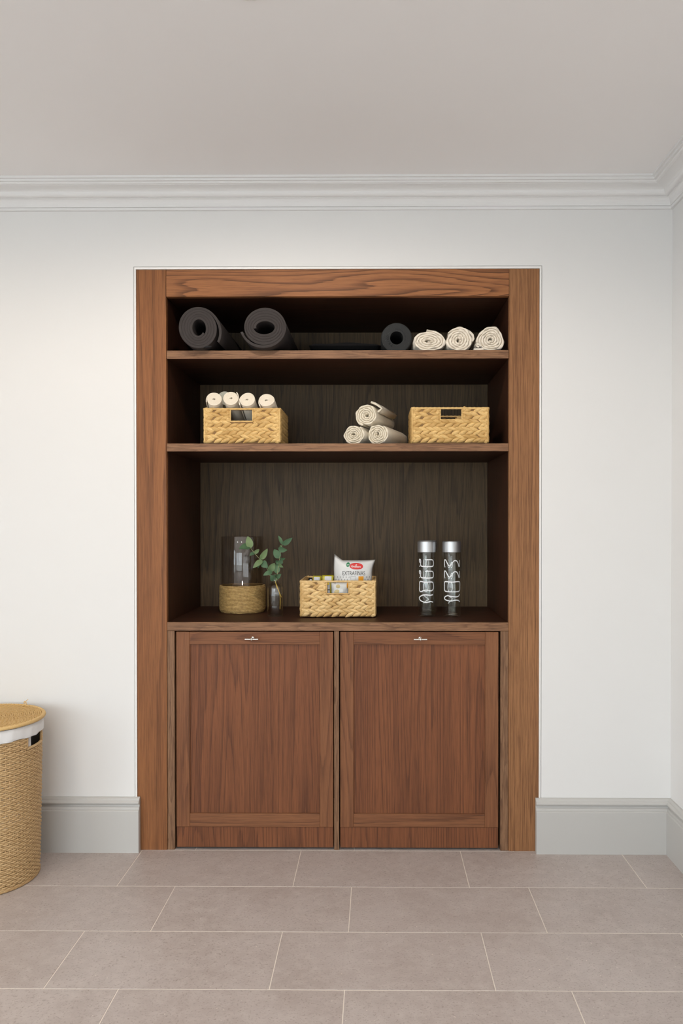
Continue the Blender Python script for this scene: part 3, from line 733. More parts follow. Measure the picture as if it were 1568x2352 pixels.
# ivory cloth rolls leaning out of the first basket: px,py of the end face, radius, tilt, yaw
G3 = 'ivory cloth rolls in the basket'
ROLLS = [(491.5, 918, 0.0305, -0.42, 0.10, 'leftmost ivory cloth roll in the basket', M_cloth), (529.5, 915.5, 0.0310, -0.40, 0.0, 'second ivory cloth roll from the left in the basket', M_cloth),
         (567.5, 919, 0.0318, -0.42, -0.04, 'third ivory cloth roll from the left in the basket', M_cloth), (612.0, 920.5, 0.0312, -0.44, -0.10, 'rightmost ivory cloth roll in the basket, set apart', M_cloth)]
for i, (px, py, r, tx, rz, lb, mt) in enumerate(ROLLS):
    rg = random.Random(40 + i); ph = rg.uniform(0, 6)
    me = spiral_me(0.0025, r, 7.0, 0.93, 0.20, shape_ell(1.0, 0.98, ((2, 0.03, ph), (3, 0.02, ph * 2)), (1.2, 0.8)), 0.0006, (3.6, 0.9, 3.9, 4.0)[i], 1, 40, lambda t, th: 0.0008 * math.sin(th * 2 + ph), 0.004)
    p = at(px, py, 0.030) + Vector((0, 0, 0.002))
    root = empty('cloth_roll', p, lb, 'cloth roll', G3); root.rotation_euler = (tx, 0, rz)
    link('roll', me, mt, root)
me = spiral_me(0.0025, 0.030, 7.0, 0.93, 0.20, shape_ell(1.0, 0.98, (), (1.2, 0.8)), 0.0006, 1.0, 1, 40)
p = at(517, 914, 0.12); root = empty('cloth_roll', p, 'grey-green cloth roll lying behind the ivory rolls in the basket', 'cloth roll', G3); root.rotation_euler = (-0.12, 0, 0.25)
link('roll', me, M_clothg, root)

# ------------------------------------------------------------------ snack packets in the third basket
def pillow(wd, ht, th, ear=0.0, seed=0, nx=24, nz=28, wr=0.0015):
    rg = random.Random(seed); p1, p2, p3 = (rg.uniform(0, 6) for _ in range(3))
    def thick(u, v):
        return th / 2 * max(0.0, 1 - abs(u) ** 3.2) ** 0.75 * max(0.0, 1 - abs(v) ** 5) ** 0.7
    def fy(u, v):
        edge = abs(u) ** 2
        return -thick(u, v) - wr * (math.sin(u * 9 + v * 5 + p1) * 0.6 + math.sin(v * 13 - u * 4 + p2)) * (0.25 + edge) * (1 - max(abs(u), abs(v)) ** 6)
    def pos(u, v, k):
        x = u * wd / 2 * (1 - 0.05 * math.cos(v * PI / 2)); z = (v + 1) / 2 * ht
        y = fy(u, v) if k == 0 else thick(u, v)
        if ear:
            e = max(0.0, (v - 0.62) / 0.38) ** 1.6
            l = max(0.0, (-u - 0.52) / 0.48); rr = max(0.0, (u - 0.55) / 0.45)
            z += e * (ear * l ** 1.1 + ear * 0.10 * rr); x += e * (0.004 * l + 0.010 * rr)
            y += e * (0.010 * l)
        return (x, y, z)
    vs, fs = [], []; o = (nx + 1) * (nz + 1)
    for k in (0, 1):
        for j in range(nz + 1):
            for i in range(nx + 1): vs.append(pos(i / nx * 2 - 1, j / nz * 2 - 1, k))
    for k in (0, 1):
        for j in range(nz):
            for i in range(nx):
                a = k * o + j * (nx + 1) + i; q = (a, a + 1, a + nx + 2, a + nx + 1)
                fs.append(q[::-1] if k else q)
    def surf(x, z, off):
        v = z / ht * 2 - 1; u = x / (wd / 2 * (1 - 0.05 * math.cos(v * PI / 2)))
        return (x, fy(max(-0.99, min(0.99, u)), max(-0.99, min(0.99, v))) - off, z)
    me = mesh('pillow', vs, fs, True)
    b_ = bmesh.new(); b_.from_mesh(me); bmesh.ops.remove_doubles(b_, verts=b_.verts[:], dist=1e-6); b_.to_mesh(me); b_.free()
    return me, surf
def decal(root, name, polys, surf, mat, off=0.0006):
    v, f = polys; b_ = bmesh.new()
    vv = [b_.verts.new((x, 0, z)) for x, z in v]
    for q in f:
        try: b_.faces.new([vv[i] for i in q])
        except ValueError: pass
    bmesh.ops.triangulate(b_, faces=b_.faces[:])
    if len(v) < 60: bmesh.ops.subdivide_edges(b_, edges=b_.edges[:], cuts=2, use_grid_fill=True)
    for q in b_.verts: q.co = surf(q.co.x, q.co.z, off)
    me = bpy.data.meshes.new(name); b_.to_mesh(me); b_.free()
    return link(name, me, mat, root)
def ellipse(cx, cz, rx, rz, n=28, skew=0.0, pw=1.0):
    v = [(cx, cz)]
    for k in range(n):
        a = 2 * PI * k / n; c, s = math.cos(a), math.sin(a)
        v.append((cx + rx * abs(c) ** pw * (1 if c > 0 else -1), cz + rz * abs(s) ** pw * (1 if s > 0 else -1) + skew * c * rz))
    return v, [(0, k + 1, (k + 1) % n + 1) for k in range(n)]
def rect(x0, x1, z0, z1): return [(x0, z0), (x1, z0), (x1, z1), (x0, z1)], [(0, 1, 2, 3)]
def text2(s, size, cx, cz, sx=1.0, sz=1.0, bold=0.0, rot=0.0, shear=0.0):
    v, f = text_geo(s, size, bold, shear); c, q = math.cos(rot), math.sin(rot)
    return [(cx + c * x * sx - q * y * sz, cz + q * x * sx + c * y * sz) for x, y, z in v], f
def join2(ps):
    vs, fs = [], []
    for v, f in ps:
        n = len(vs); vs += v; fs += [tuple(i + n for i in q) for q in f]
    return vs, fs

YB = 0.215                                              # plane of the big bag's face
S = (YB - CAM.y) / F_PX                                 # metres per pixel there
bl, br = at(764.5, 1400, YB), at(856, 1400, YB)
bagw, bagz0 = br.x - bl.x, WT + 0.012
bag_top = at(812, 1287.5, YB).z
bag = empty('snack_bag', ((bl.x + br.x) / 2, YB + 0.022, bagz0), 'white snack bag with a red oval logo standing in the worktop basket', 'snack bag')
bme, bs = pillow(bagw, bag_top - bagz0, 0.052, 0.026, 5, wr=0.0022)
link('film', bme, M_bag, bag)
def bp(px, py):
    q = at(px, py, YB); return q.x - bag.location.x, q.z - bagz0
lx, lz = bp(818, 1300.5)
decal(bag, 'logo_outline', ellipse(lx, lz, 0.0285, 0.0142, 32, -0.08, 0.85), bs, M_white, 0.0008)
decal(bag, 'logo', ellipse(lx, lz, 0.0270, 0.0127, 32, -0.08, 0.85), bs, M_red, 0.0014)
t1 = text2('el', 0.0085, lx - 0.001, lz + 0.0048, 1.1, 0.9, 0.0002); t2_ = text2('Granero', 0.0110, lx - 0.001, lz - 0.0018, 1.05, 0.95, 0.0002, -0.05)
decal(bag, 'logo_lettering', join2([t1, t2_]), bs, M_print, 0.0021)
gx_, gz_ = bp(798.8, 1297)
decal(bag, 'leaf_logo', ellipse(gx_, gz_, 0.0072, 0.0088, 24, 0.15, 0.9), bs, M_green, 0.0012)
decal(bag, 'leaf_lettering', text2('eco', 0.0052, gx_, gz_, 1, 1, 0.0001, 0.15), bs, M_print, 0.0019)
tx_, tz_ = bp(812, 1317)
tv, tf_ = text_geo('EXTRAFINAS', 0.016, 0.0); wx_ = max(q[0] for q in tv) - min(q[0] for q in tv)
decal(bag, 'lettering', ([(tx_ + x * 0.0905 / wx_, tz_ + y * 1.55) for x, y, z in tv], tf_), bs, M_ink, 0.0010)
marks = []
rg = random.Random(3)
for r_ in range(2):
    for i in range(13):
        mx, mz = bp(768 + i * 6.7 + (3 if r_ else 0), 1325.5 + r_ * 6)
        if 0.0 < (mx - bp(804, 0)[0]) < bp(836, 0)[0] - bp(804, 0)[0]: continue
        marks.append(ellipse(mx, mz, 0.0014 + 0.0010 * rg.random(), 0.0024 + 0.0014 * rg.random(), 6, rg.uniform(-0.5, 0.5)))
decal(bag, 'printed_marks', join2(marks), bs, M_inkg, 0.0010)
x0, z0 = bp(823, 1333.5); x1, z1 = bp(834.5, 1323.5)
decal(bag, 'orange_square', rect(x0, x1, z0, z1), bs, M_orange, 0.0010)
x0, z0 = bp(805, 1331); x1, z1 = bp(817, 1323.5); e = 0.0012
decal(bag, 'grey_box', join2([rect(x0, x1, z1 - e, z1), rect(x0, x0 + e, z0, z1), rect(x1 - e, x1, z0, z1)]), bs, M_inkg, 0.0010)

# packet with cracker pictures seen through the handle hole
YP = 0.172
pl_, pr_ = at(759.5, 1350, YP), at(800.5, 1350, YP)
pk = empty('cracker_packet', ((pl_.x + pr_.x) / 2, YP + 0.012, WT + 0.008), 'white packet with pale crackers, behind the handle hole of the worktop basket', 'snack packet')
pme, ps = pillow(pr_.x - pl_.x, 0.128, 0.024, 0, 9, wr=0.001)
link('film', pme, M_bagw, pk)
def pp(px, py):
    q = at(px, py, YP); return q.x - pk.location.x, q.z - pk.location.z
q = pp(776, 1347); decal(pk, 'cracker_print', ellipse(q[0], q[1], 0.0085, 0.0072), ps, M_beige, 0.0008)
q = pp(773, 1359); decal(pk, 'cracker_print', ellipse(q[0], q[1], 0.0105, 0.0085, 28, 0.25), ps, M_beige, 0.0008)
q = pp(797.5, 1345); decal(pk, 'orange_edge', ellipse(q[0], q[1], 0.003, 0.012), ps, M_orange, 0.0008)
q = pp(769, 1339.5); decal(pk, 'dark_mark', ellipse(q[0], q[1], 0.0014, 0.0026), ps, M_ink, 0.0008)
ls = []
for i in range(3):
    q = pp(791, 1355 + i * 2.6); ls.append(rect(q[0] - 0.006, q[0] + 0.006, q[1] - 0.0004, q[1] + 0.0004))
decal(pk, 'small_print', join2(ls), ps, M_inkg, 0.0008)
# sachets
def sachet(px0, px1, pytop, Y, ht, label, mat, dec, seed, rz=0.0, name='snack_sachet', tilt=0.0):
    a, c = at(px0, 1340, Y), at(px1, 1340, Y); top = at(px0, pytop, Y).z
    r = empty(name, ((a.x + c.x) / 2, Y + 0.008, top - ht), label, 'snack sachet', 'snack sachets', rz); r.rotation_euler = (tilt, 0, rz)
    me, sf = pillow(c.x - a.x, ht, 0.016, 0, seed, wr=0.001, nx=14, nz=18); link('film', me, mat, r)
    for nm, poly, m_ in dec: decal(r, nm, poly, sf, m_, 0.0009)
sachet(748.5, 757.5, 1335, 0.166, 0.118, 'slim grey sachet with a yellow dot, behind the basket handle hole', M_sach,
       [('yellow_dot', ellipse(0.0005, 0.108, 0.0048, 0.0048), M_yell), ('dark_bar', rect(-0.001, 0.0068, 0.082, 0.086), M_ink)], 31)
sachet(739, 766, 1321.0, 0.235, 0.142, 'yellow-green sachet with white label next to the white snack bag', M_yel,
       [('label_patch', rect(-0.0125, 0.0150, 0.112, 0.137), M_white)], 32)
sachet(718, 738, 1322.5, 0.262, 0.142, 'yellow-green sachet with dark corner at the left of the worktop basket', M_yel,
       [('label_patch', rect(-0.014, 0.010, 0.124, 0.137), M_white), ('dark_patch', rect(-0.001, 0.016, 0.104, 0.124), M_ink)], 33, 0.1)
sachet(708, 717, 1327, 0.285, 0.130, 'small black sachet in the back left corner of the worktop basket', M_black,
       [('label_patch', rect(-0.003, 0.006, 0.112, 0.124), M_white)], 34)

# ------------------------------------------------------------------ glass vase with seagrass sleeve
vx = at(556.5, 1350, 0.36).x
vase = empty('cylinder_vase', (vx, 0.362, WT + 0.0004), 'tall clear glass cylinder vase with a seagrass rope sleeve', 'vase')
vr, vh = 0.0885, at(556, 1232, 0.36).z - WT
v, f = lathe_geo([(0.002, 0.002), (vr - 0.006, 0.002), (vr, 0.008), (vr, vh - 0.002), (vr - 0.001, vh), (vr - 0.0025, vh), (vr - 0.0035, vh - 0.002), (vr - 0.0035, 0.014), (vr - 0.010, 0.010), (0.002, 0.010)], 72)
link('glass', mesh('glass', v, f, True), M_glassv, vase)
sh = 0.112; gp = []
nrow = 21
for k in range(nrow):
    z = 0.0035 + (sh - 0.005) * k / (nrow - 1)
    rr = 0.0935 - (0.006 * max(0, 1 - k / 2.5) ** 2) - (0.0015 if k > nrow - 2 else 0)
    pts = [((rr + 0.0006 * math.sin(23 * t + k * 1.7)) * math.cos(t), (rr + 0.0006 * math.sin(23 * t + k * 1.7)) * math.sin(t), z + 0.0006 * math.sin(9 * t + k)) for t in [2 * PI * i / 170 for i in range(170)]]
    gp.append(tube_geo(pts, [0.0031 * (1 + 0.14 * math.sin(i * 2.37 + k)) for i in range(170)], 6, True))
v, f = join_geo(gp); sl = link('rope_sleeve', mesh('sleeve', v, f, True), M_sea, vase); sl['kind'] = 'stuff'

# ------------------------------------------------------------------ small bottle with eucalyptus
bx, by = at(632, 1400, 0.195).x, 0.195
bot = empty('glass_bottle', (bx, by, WT + 0.0004), 'small clear glass bottle holding eucalyptus stems in water', 'bottle')
rb = 0.0310
outp = [(0.001, 0.0), (rb - 0.004, 0.0), (rb - 0.001, 0.0015), (rb, 0.005), (rb, 0.112), (rb - 0.0012, 0.119), (rb - 0.006, 0.127), (0.0165, 0.134), (0.0125, 0.140), (0.0112, 0.146), (0.0125, 0.153), (0.0165, 0.161), (0.0205, 0.1685), (0.0208, 0.170)]
inp = [(0.0192, 0.1695), (0.0150, 0.161), (0.0110, 0.153), (0.0097, 0.146), (0.0110, 0.140), (0.0150, 0.1335), (rb - 0.0075, 0.126), (rb - 0.003, 0.118), (rb - 0.0020, 0.111), (rb - 0.0020, 0.008), (rb - 0.006, 0.0055), (0.001, 0.0055)]
v, f = lathe_geo(outp + inp, 56); link('glass', mesh('glass', v, f, True), M_glass, bot)
wl = at(632, 1367, by).z - WT
v, f = lathe_geo([(0.001, 0.0060), (rb - 0.0062, 0.0060), (rb - 0.0024, 0.0085), (rb - 0.0024, wl - 0.0005), (rb - 0.0030, wl - 0.0008), (0.0005, wl - 0.0010)], 56)
link('water', mesh('water', v, f, True), M_water, bot)
def zp(q, Y=None):                                       # points measured on an enlarged crop of the bottle
    return at(480 + q[0] / 7.127, 1200 + q[1] / 7.127, by if Y is None else Y)
def bez(pts, n=5):
    out = []; P = [Vector(p) for p in pts]
    for i in range(len(P) - 1):
        p0, p1, p2, p3 = P[max(i - 1, 0)], P[i], P[i + 1], P[min(i + 2, len(P) - 1)]
        for k in range(n):
            t = k / n
            out.append(0.5 * ((2 * p1) + (p2 - p0) * t + (2 * p0 - 5 * p1 + 4 * p2 - p3) * t * t + (-p0 + 3 * p1 - 3 * p2 + p3) * t ** 3))
    out.append(P[-1]); return out
def leaf_me(L, W, cup=0.15, bend=0.12):
    vs, fs = [], []; nl, nw = 8, 4
    for i in range(nl + 1):
        t = i / nl; wv = W / 2 * (math.sin(PI * min(1, t ** 0.72)) ** 0.75 if 0 < t < 1 else 0.02)
        for k in range(nw + 1):
            s = k / nw * 2 - 1
            vs.append((t * L, s * wv, cup * abs(s) ** 1.5 * wv * 1.2 - bend * L * (t * 2 - 1) ** 2 + bend * L))
    for i in range(nl):
        for k in range(nw):
            a = i * (nw + 1) + k; fs.append((a, a + 1, a + nw + 2, a + nw + 1))
    return mesh('leaf', vs, fs, True)
VIEW = Vector((0, -1, 0))
def leaf(root, b_, tip, W, dy, roll, mat):
    b3 = zp(b_, by + dy[0]); t3 = zp(tip, by + dy[1]); d = t3 - b3; L = d.length; X = d.normalized()
    Zv = VIEW - X * VIEW.dot(X); Zv.normalize(); Yv = Zv.cross(X)
    Wm = W / 7.127 * (by - CAM.y) / F_PX
    me = leaf_me(L, Wm / max(0.35, abs(math.cos(roll))))
    me.materials.append(mat)
    M = Matrix((X, Yv, Zv)).transposed().to_4x4()
    M = M @ Matrix.Rotation(roll, 4, 'X'); M.translation = b3 - root.location
    o = bpy.data.objects.new('leaf', me); COL.objects.link(o); o.parent = root; o.matrix_local = M
def sprig(label, stem_pts, low_pts, leaves):
    base = zp(low_pts[-1]); root = empty('eucalyptus_sprig', (bx, by, WT + 0.02), label, 'plant sprig', 'eucalyptus sprigs')
    pts = bez([zp(q[:2], by + (q[2] if len(q) > 2 else 0)) for q in stem_pts]); n = len(pts)
    v, f = tube_geo([p - root.location for p in pts], [0.0013 - 0.0006 * i / n for i in range(n)], 6)
    link('stem', mesh('stem', v, f, True), M_stem, root)
    if len(low_pts) > 1:
        pts = bez([zp(q[:2], by + (q[2] if len(q) > 2 else 0)) for q in low_pts])
        v, f = tube_geo([p - root.location for p in pts], 0.0014, 6)
        link('stem', mesh('stem', v, f, True), M_stemy, root)
    for L_ in leaves: leaf(root, *L_)
D = M_leafd; Lf = M_leaf
sprig('eucalyptus sprig arching left in front of the glass vase',
      [(1085, 960), (1030, 900), (985, 850), (955, 770), (925, 725), (870, 650), (840, 610), (760, 525), (680, 420)],
      [(1085, 960), (1105, 1050), (1150, 1150), (1165, 1260), (1160, 1420)],
      [((682, 425), (632, 225), 118, (0.0, 0.01), 0.15, Lf), ((680, 410), (487, 432), 100, (0.0, -0.015), 0.9, D), ((735, 500), (822, 442), 62, (0, 0.01), 0.3, Lf), ((745, 500), (662, 546), 60, (0, -0.012), 0.5, D),
       ((838, 606), (956, 428), 92, (0, 0.0), 0.3, Lf), ((872, 618), (718, 748), 92, (0, -0.02), 0.2, Lf), ((868, 640), (962, 742), 118, (0, -0.01), 0.1, D), ((840, 620), (800, 750), 70, (0, 0.02), 0.5, D),
       ((985, 800), (1072, 662), 112, (0, 0.0), 0.2, Lf), ((1035, 805), (884, 868), 80, (-0.004, -0.02), 0.3, D), ((1060, 960), (1010, 850), 90, (0, -0.012), 0.2, D)])
sprig('eucalyptus sprig standing upright beside the glass vase',
      [(1085, 980), (1110, 880), (1125, 780), (1140, 690), (1155, 580), (1175, 460), (1197, 360)],
      [(1085, 980), (1120, 1060), (1160, 1170), (1190, 1230)],
      [((1195, 362), (1132, 215), 52, (0, 0.01), 0.4, D), ((1197, 365), (1362, 250), 84, (0, 0.0), 0.3, D), ((1130, 428), (1280, 452), 92, (-0.004, -0.012), 0.35, D), ((1185, 420), (1165, 370), 40, (0, 0.01), 0.2, Lf),
       ((1152, 590), (1062, 440), 118, (0, 0.01), 0.2, D), ((1160, 585), (1248, 582), 50, (0, -0.01), 0.8, D), ((1140, 668), (1215, 735), 62, (0, -0.015), 0.4, Lf), ((1145, 680), (1195, 605), 78, (0, 0.01), 0.3, D),
       ((1125, 690), (1100, 620), 50, (0, 0.02), 0.3, D), ((1112, 840), (1100, 670), 100, (0, 0.012), 0.2, D), ((1090, 900), (1180, 845), 80, (0, -0.014), 0.2, D), ((1080, 960), (1075, 850), 120, (0, 0.012), 0.1, D)])

# ------------------------------------------------------------------ cylindrical water bottles
def ribbon_on_cyl(polys, R, back, halfw=0.0016):
    vs, fs = [], []
    for pts, closed in polys:
        P = bez([(p[0], p[1], 0) for p in pts] + ([(pts[0][0], pts[0][1], 0)] if closed else []), 6); n = len(P); s0 = len(vs)
        for i, p in enumerate(P):
            if closed and i in (0, n - 1): t = P[1] - P[-2]
            else: t = P[min(i + 1, n - 1)] - P[max(i - 1, 0)]
            if t.length < 1e-9: t = Vector((1, 0, 0))
            t.normalize(); nn = Vector((-t.y, t.x, 0))
            wv = halfw * (0.75 + 0.55 * abs(t.x))
            for sg in (-1, 1):
                q = p + nn * wv * sg; x = max(-0.97 * R, min(0.97 * R, q.x)); yy = math.sqrt(R * R - x * x)
                vs.append((x, yy if back else -yy, q.y))
        for i in range(n - 1): fs.append((s0 + 2 * i, s0 + 2 * i + 1, s0 + 2 * i + 3, s0 + 2 * i + 2))
    return mesh('print', vs, fs, True)
def water_bottle(pxc, Yc, label, glyphs):
    x = at(pxc, 1330, Yc).x; r = 0.0362; htop = at(pxc, 1243.5, 0.2 - 0.036).z - WT
    hc = at(pxc, 1268.5, 0.2 - 0.036).z - WT
    root = empty('water_bottle', (x, Yc, WT + 0.0004), label, 'bottle', 'cylindrical glass water bottles')
    v, f = lathe_geo([(0.001, 0.003), (r - 0.012, 0.003), (r - 0.008, 0.0), (r - 0.003, 0.0012), (r, 0.006), (r, hc - 0.002), (r - 0.002, hc), (r - 0.006, hc), (r - 0.0045, hc - 0.006), (r - 0.0045, 0.020), (r - 0.008, 0.0145), (r - 0.016, 0.012), (0.001, 0.016)], 56)
    link('glass', mesh('glass', v, f, True), M_glassb, root)
    v, f = lathe_geo([(r - 0.007, hc - 0.001), (r - 0.0005, hc - 0.001), (r + 0.0003, hc), (r + 0.0003, htop - 0.0035), (r - 0.0006, htop - 0.003), (r - 0.0006, htop - 0.0022), (r - 0.0016, htop - 0.0006), (r - 0.004, htop), (0.0008, htop)], 56)
    c = link('cap', mesh('cap', v, f), M_cap, root); c['label'] = 'satin aluminium cap'
    sharp(c.data, 30)
    v, f = lathe_geo([(r + 0.0005, htop - 0.0034), (r + 0.0005, htop - 0.0026)], 56)
    link('seam', mesh('seam', v, f, True), M_capd, c)
    v, f = lathe_geo([(0.001, 0.0042), (0.012, 0.0048), (0.020, 0.0058), (0.024, 0.0085), (0.0215, 0.010), (0.012, 0.009), (0.001, 0.0085)], 40)
    link('punt', mesh('punt', v, f, True), M_glassb, root)
    if glyphs:
        cx, hw, y_b, sc_, fr, bk = glyphs
        cv = lambda L: [([((a - cx) / hw * r, (y_b - b_) / sc_ * ((Yc - 0.03 - CAM.y) / F_PX) + 0.001) for a, b_ in pts], cl) for pts, cl in L]
        link('front_lettering', ribbon_on_cyl(cv(fr), r + 0.0003, False), M_print, root)
        link('rear_lettering', ribbon_on_cyl(cv(bk), r - 0.0049, True, 0.0013), M_print, root)
    return root
S1 = [(148, 780), (140, 700), (160, 682), (176, 730), (172, 820), (195, 876), (320, 885), (440, 885), (508, 872), (526, 800), (506, 712), (440, 692), (290, 694)]
S1b = [(278, 730), (274, 800), (285, 880), (315, 922), (342, 870), (350, 770), (372, 705), (402, 740), (408, 820), (396, 910), (376, 948)]
sh_ = lambda L, d: [(a, b_ + d) for a, b_ in L]
Vf = [(508, 1688), (430, 1702), (330, 1690), (230, 1700), (160, 1745), (140, 1790), (165, 1845), (230, 1885), (320, 1905), (400, 1890), (450, 1880), (512, 1903)]
Vb = [(262, 1722), (330, 1790), (408, 1848), (415, 1870), (340, 1912), (275, 1975)]
Of = [(175, 1308), (290, 1330), (400, 1325), (490, 1332), (520, 1390), (525, 1480), (505, 1550), (450, 1575), (380, 1560), (310, 1556), (240, 1575), (175, 1605), (145, 1550), (150, 1430), (150, 1340)]
Ob = [(342 + 68 * math.cos(2 * PI * k / 12), 1500 + 140 * math.sin(2 * PI * k / 12)) for k in range(12)]
dot = [(146, 868), (150, 890)]
g1 = (350, 250, 2320, 12.38, [(S1, False), (dot, False), (sh_(S1, 325), False), (sh_(dot, 325), False), (Of, True), (Vf, False)], [(S1b, False), (sh_(S1b, 318), False), (Ob, True), (Vb, False)])
water_bottle(979.5, 0.200, 'glass water bottle with white lettering, nearer the snack basket', g1)
R1 = [(785, 700), (782, 620), (790, 572), (815, 600), (845, 665), (885, 695), (920, 650), (960, 595), (1010, 590), (1045, 640), (1065, 705), (1080, 680), (1080, 580)]
R1b = [(868, 645), (875, 725), (900, 745), (925, 690), (945, 640), (965, 670), (955, 730), (938, 752)]
O2 = [(800, 1008), (930, 1016), (1060, 1008), (1086, 1040), (1086, 1110), (1082, 1180), (1050, 1206), (935, 1210), (815, 1206), (786, 1180), (783, 1110), (785, 1030)]
O2b = [(917 + 50 * math.cos(2 * PI * k / 12), 1140 + 102 * math.sin(2 * PI * k / 12)) for k in range(12)]
V2 = [(1082, 1258), (1055, 1300), (1000, 1312), (900, 1300), (840, 1290), (800, 1310), (783, 1345), (810, 1378), (900, 1395), (980, 1378), (1050, 1385), (1085, 1420)]
V2b = [(865, 1300), (905, 1335), (962, 1382), (920, 1430), (875, 1478)]
d2 = [(790, 705), (792, 722)]
g2 = (935, 180, 1715, 8.71, [(R1, False), (d2, False), (sh_(R1, 222), False), (sh_(d2, 222), False), (O2, True), (V2, False)], [(R1b, False), (sh_(R1b, 222), False), (O2b, True), (V2b, False)])
water_bottle(1037.0, 0.200, 'glass water bottle with white lettering, nearer the right side panel', g2)
water_bottle(982.5, 0.330, 'plain glass water bottle standing hidden behind a lettered one', None)

# ------------------------------------------------------------------ laundry basket at the left
HX, HY = -1.371, -0.230
ham = empty('laundry_basket', (HX, HY, 0.0005), 'tall round rope-woven laundry basket with white liner by the left skirting', 'laundry basket')
RT, RB_, HT = 0.188, 0.178, 0.510
NS, NR = 40, 78
def rad(z): return RB_ + (RT - RB_) * (z / HT) ** 0.8
HA0, HA1, HZ0 = math.radians(-17), math.radians(13), 0.464
gp = []; gp2 = []
for k in range(NR):
    z = 0.004 + (HT - 0.006) * k / (NR - 1); r0 = rad(z); seg = NS * 6; pts = []; run_ = []
    for i in range(seg + 1):
        a = 2 * PI * i / seg - PI
        hole = z > HZ0 and HA0 < a < HA1
        if hole:
            if len(run_) > 1: pts.append(run_)
            run_ = []
        else:
            rr = r0 + 0.0021 * math.sin(NS * a + PI * k) + 0.0007 * math.sin(5 * a + k * 0.7)
            run_.append((rr * math.cos(a), rr * math.sin(a), z + 0.0007 * math.sin(7 * a + k * 2.1)))
    if len(run_) > 1: pts.append(run_)
    for q in pts: gp.append(tube_geo(q, 0.0036, 5, False, False))
v, f = join_geo(gp); o = link('woven_body', mesh('woven', v, f, True), M_rope, ham); o['kind'] = 'stuff'
gp = []
for i in range(NS * 2):
    a = 2 * PI * (i + 0.5) / (NS * 2) - PI
    zt = HZ0 if HA0 < a < HA1 else HT
    gp.append(tube_geo([(rad(z) * math.cos(a), rad(z) * math.sin(a), z) for z in (0.003, 0.15, 0.3, zt)], 0.0020, 5))
v, f = join_geo(gp); o = link('stakes', mesh('stakes', v, f, True), M_rope, ham); o['kind'] = 'stuff'
def ring_arc(name, a0, a1, r, z, rt, mat, n=60, parent=ham, zz=None):
    closed = abs(a1 - a0) > 6.28
    pts = [(r * math.cos(a0 + (a1 - a0) * i / n), r * math.sin(a0 + (a1 - a0) * i / n), z if zz is None else zz(i / n)) for i in range(n if closed else n + 1)]
    v, f = tube_geo(pts, [rt * (1 + 0.12 * math.sin(i * 2.2)) for i in range(len(pts))], 8, closed)
    return link(name, mesh(name, v, f, True), mat, parent)
ring_arc('handle_rim', HA0 - 0.02, HA1 + 0.02, rad(HZ0) + 0.001, HZ0 + 0.001, 0.0046, M_rope)
for a in (HA0 - 0.015, HA1 + 0.015):
    v, f = tube_geo([((rad(z) + 0.001) * math.cos(a), (rad(z) + 0.001) * math.sin(a), z) for z in (HZ0, HZ0 + 0.015, HZ0 + 0.03, HT - 0.002)], 0.0042, 8)
    link('handle_post', mesh('post', v, f, True), M_rope, ham)
ring_arc('foot_ring', 0, 2 * PI, RB_ + 0.001, 0.005, 0.0052, M_rope, 120)
v, f = lathe_geo([(0.001, 0.006), (RB_ - 0.002, 0.006)], 64); link('base', mesh('base', v, f), M_rope, ham)
# liner: inner bag (open at the handle) and the cuff folded over the rim
def cuff():
    vs, fs = [], []; n = 160; prof = [(-0.006, -0.30), (-0.006, 0.0), (-0.004, 0.030), (0.001, 0.0375), (0.0055, 0.034), (0.0066, 0.020), (0.0072, 0.006), (0.0070, -0.004), (0.0060, -0.0055), (0.0050, -0.003)]
    for i in range(n):
        a = 2 * PI * i / n
        for j, (d, z) in enumerate(prof):
            wv = 0.0009 * math.sin(a * 31 + j * 0.6) + 0.0008 * math.sin(a * 13 + 2 + j * 0.3)
            rr = rad(HT) + d + (wv if j > 1 else 0)
            zz = HT + z + (0.0014 * math.sin(a * 9) + 0.001 * math.sin(a * 21) if j >= 6 else 0)
            vs.append((rr * math.cos(a), rr * math.sin(a), zz))
    m = len(prof)
    for i in range(n):
        i2 = (i + 1) % n; am = 2 * PI * (i + 0.5) / n; am = am - 2 * PI if am > PI else am
        for j in range(m - 1):
            if j == 0 and math.radians(-9) < am < math.radians(32): continue      # liner pulled aside at the handle
            fs.append((i * m + j, i2 * m + j, i2 * m + j + 1, i * m + j + 1))
    return mesh('liner', vs, fs, True)
ln = link('liner', cuff(), M_liner, ham); ln['label'] = 'white cotton liner folded over the rim'
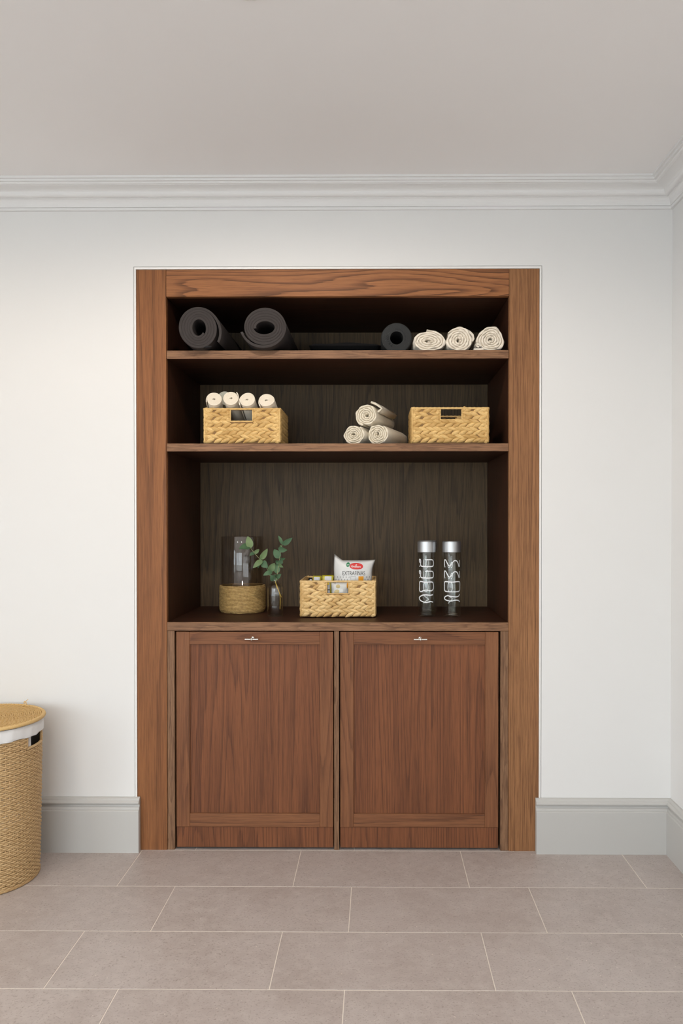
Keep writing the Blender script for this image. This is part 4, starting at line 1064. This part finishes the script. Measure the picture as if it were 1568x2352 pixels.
# lid: coiled rope disc with wrapped edge
LZ = HT + 0.040; LR = 0.1965; gp = []
nr_ = 30
for k in range(nr_):
    r0 = 0.004 + (LR - 0.008) * k / (nr_ - 1); n = max(24, int(2 * PI * r0 / 0.0036)); ns_ = max(6, int(2 * PI * r0 / 0.017)); pk_ = random.uniform(0, 6)
    pts = [((r0 + 0.0009 * math.sin(i * 0.37 + pk_)) * math.cos(2 * PI * i / n), (r0 + 0.0009 * math.sin(i * 0.37 + pk_)) * math.sin(2 * PI * i / n), LZ + 0.0058 + 0.0013 * math.sin(ns_ * 2 * PI * i / n + pk_) + random.uniform(-0.0005, 0.0005)) for i in range(n)]
    gp.append(tube_geo(pts, 0.0041, 5, True))
v, f = join_geo(gp); lid = link('lid', mesh('lid', v, f, True), M_lidrope, ham); lid['label'] = 'flat round straw-coloured woven lid'
n = 260; pts = [(LR * math.cos(2 * PI * i / n), LR * math.sin(2 * PI * i / n), LZ + 0.0050) for i in range(n)]
v, f = tube_geo(pts, [0.0062 + (0.0011 if i % 2 else -0.0004) for i in range(n)], 8, True); link('lid_rim', mesh('rim', v, f, True), M_lidrope, lid)
v, f = lathe_geo([(0.001, LZ + 0.002), (LR - 0.002, LZ + 0.002)], 64); link('lid_base', mesh('lidbase', v, f), M_strawd, lid)
kx, ky = 0.075, 0.165
tp = [tube_geo(bez([(kx, ky, LZ + 0.010), (kx + 0.004, ky, LZ + 0.020), (kx - 0.002, ky, LZ + 0.027), (kx - 0.004, ky, LZ + 0.019), (kx + 0.005, ky, LZ + 0.011)]), 0.0018, 6),
      tube_geo(bez([(kx, ky, LZ + 0.022), (kx + 0.005, ky, LZ + 0.030), (kx + 0.011, ky, LZ + 0.034)]), [0.0012] * 10 + [0.0004], 5),
      tube_geo(bez([(kx - 0.010, ky, LZ + 0.010), (kx, ky - 0.003, LZ + 0.014), (kx + 0.010, ky, LZ + 0.010)]), 0.0024, 6)]
v, f = join_geo(tp); link('raffia_knot', mesh('knot', v, f, True), M_lidrope, lid)
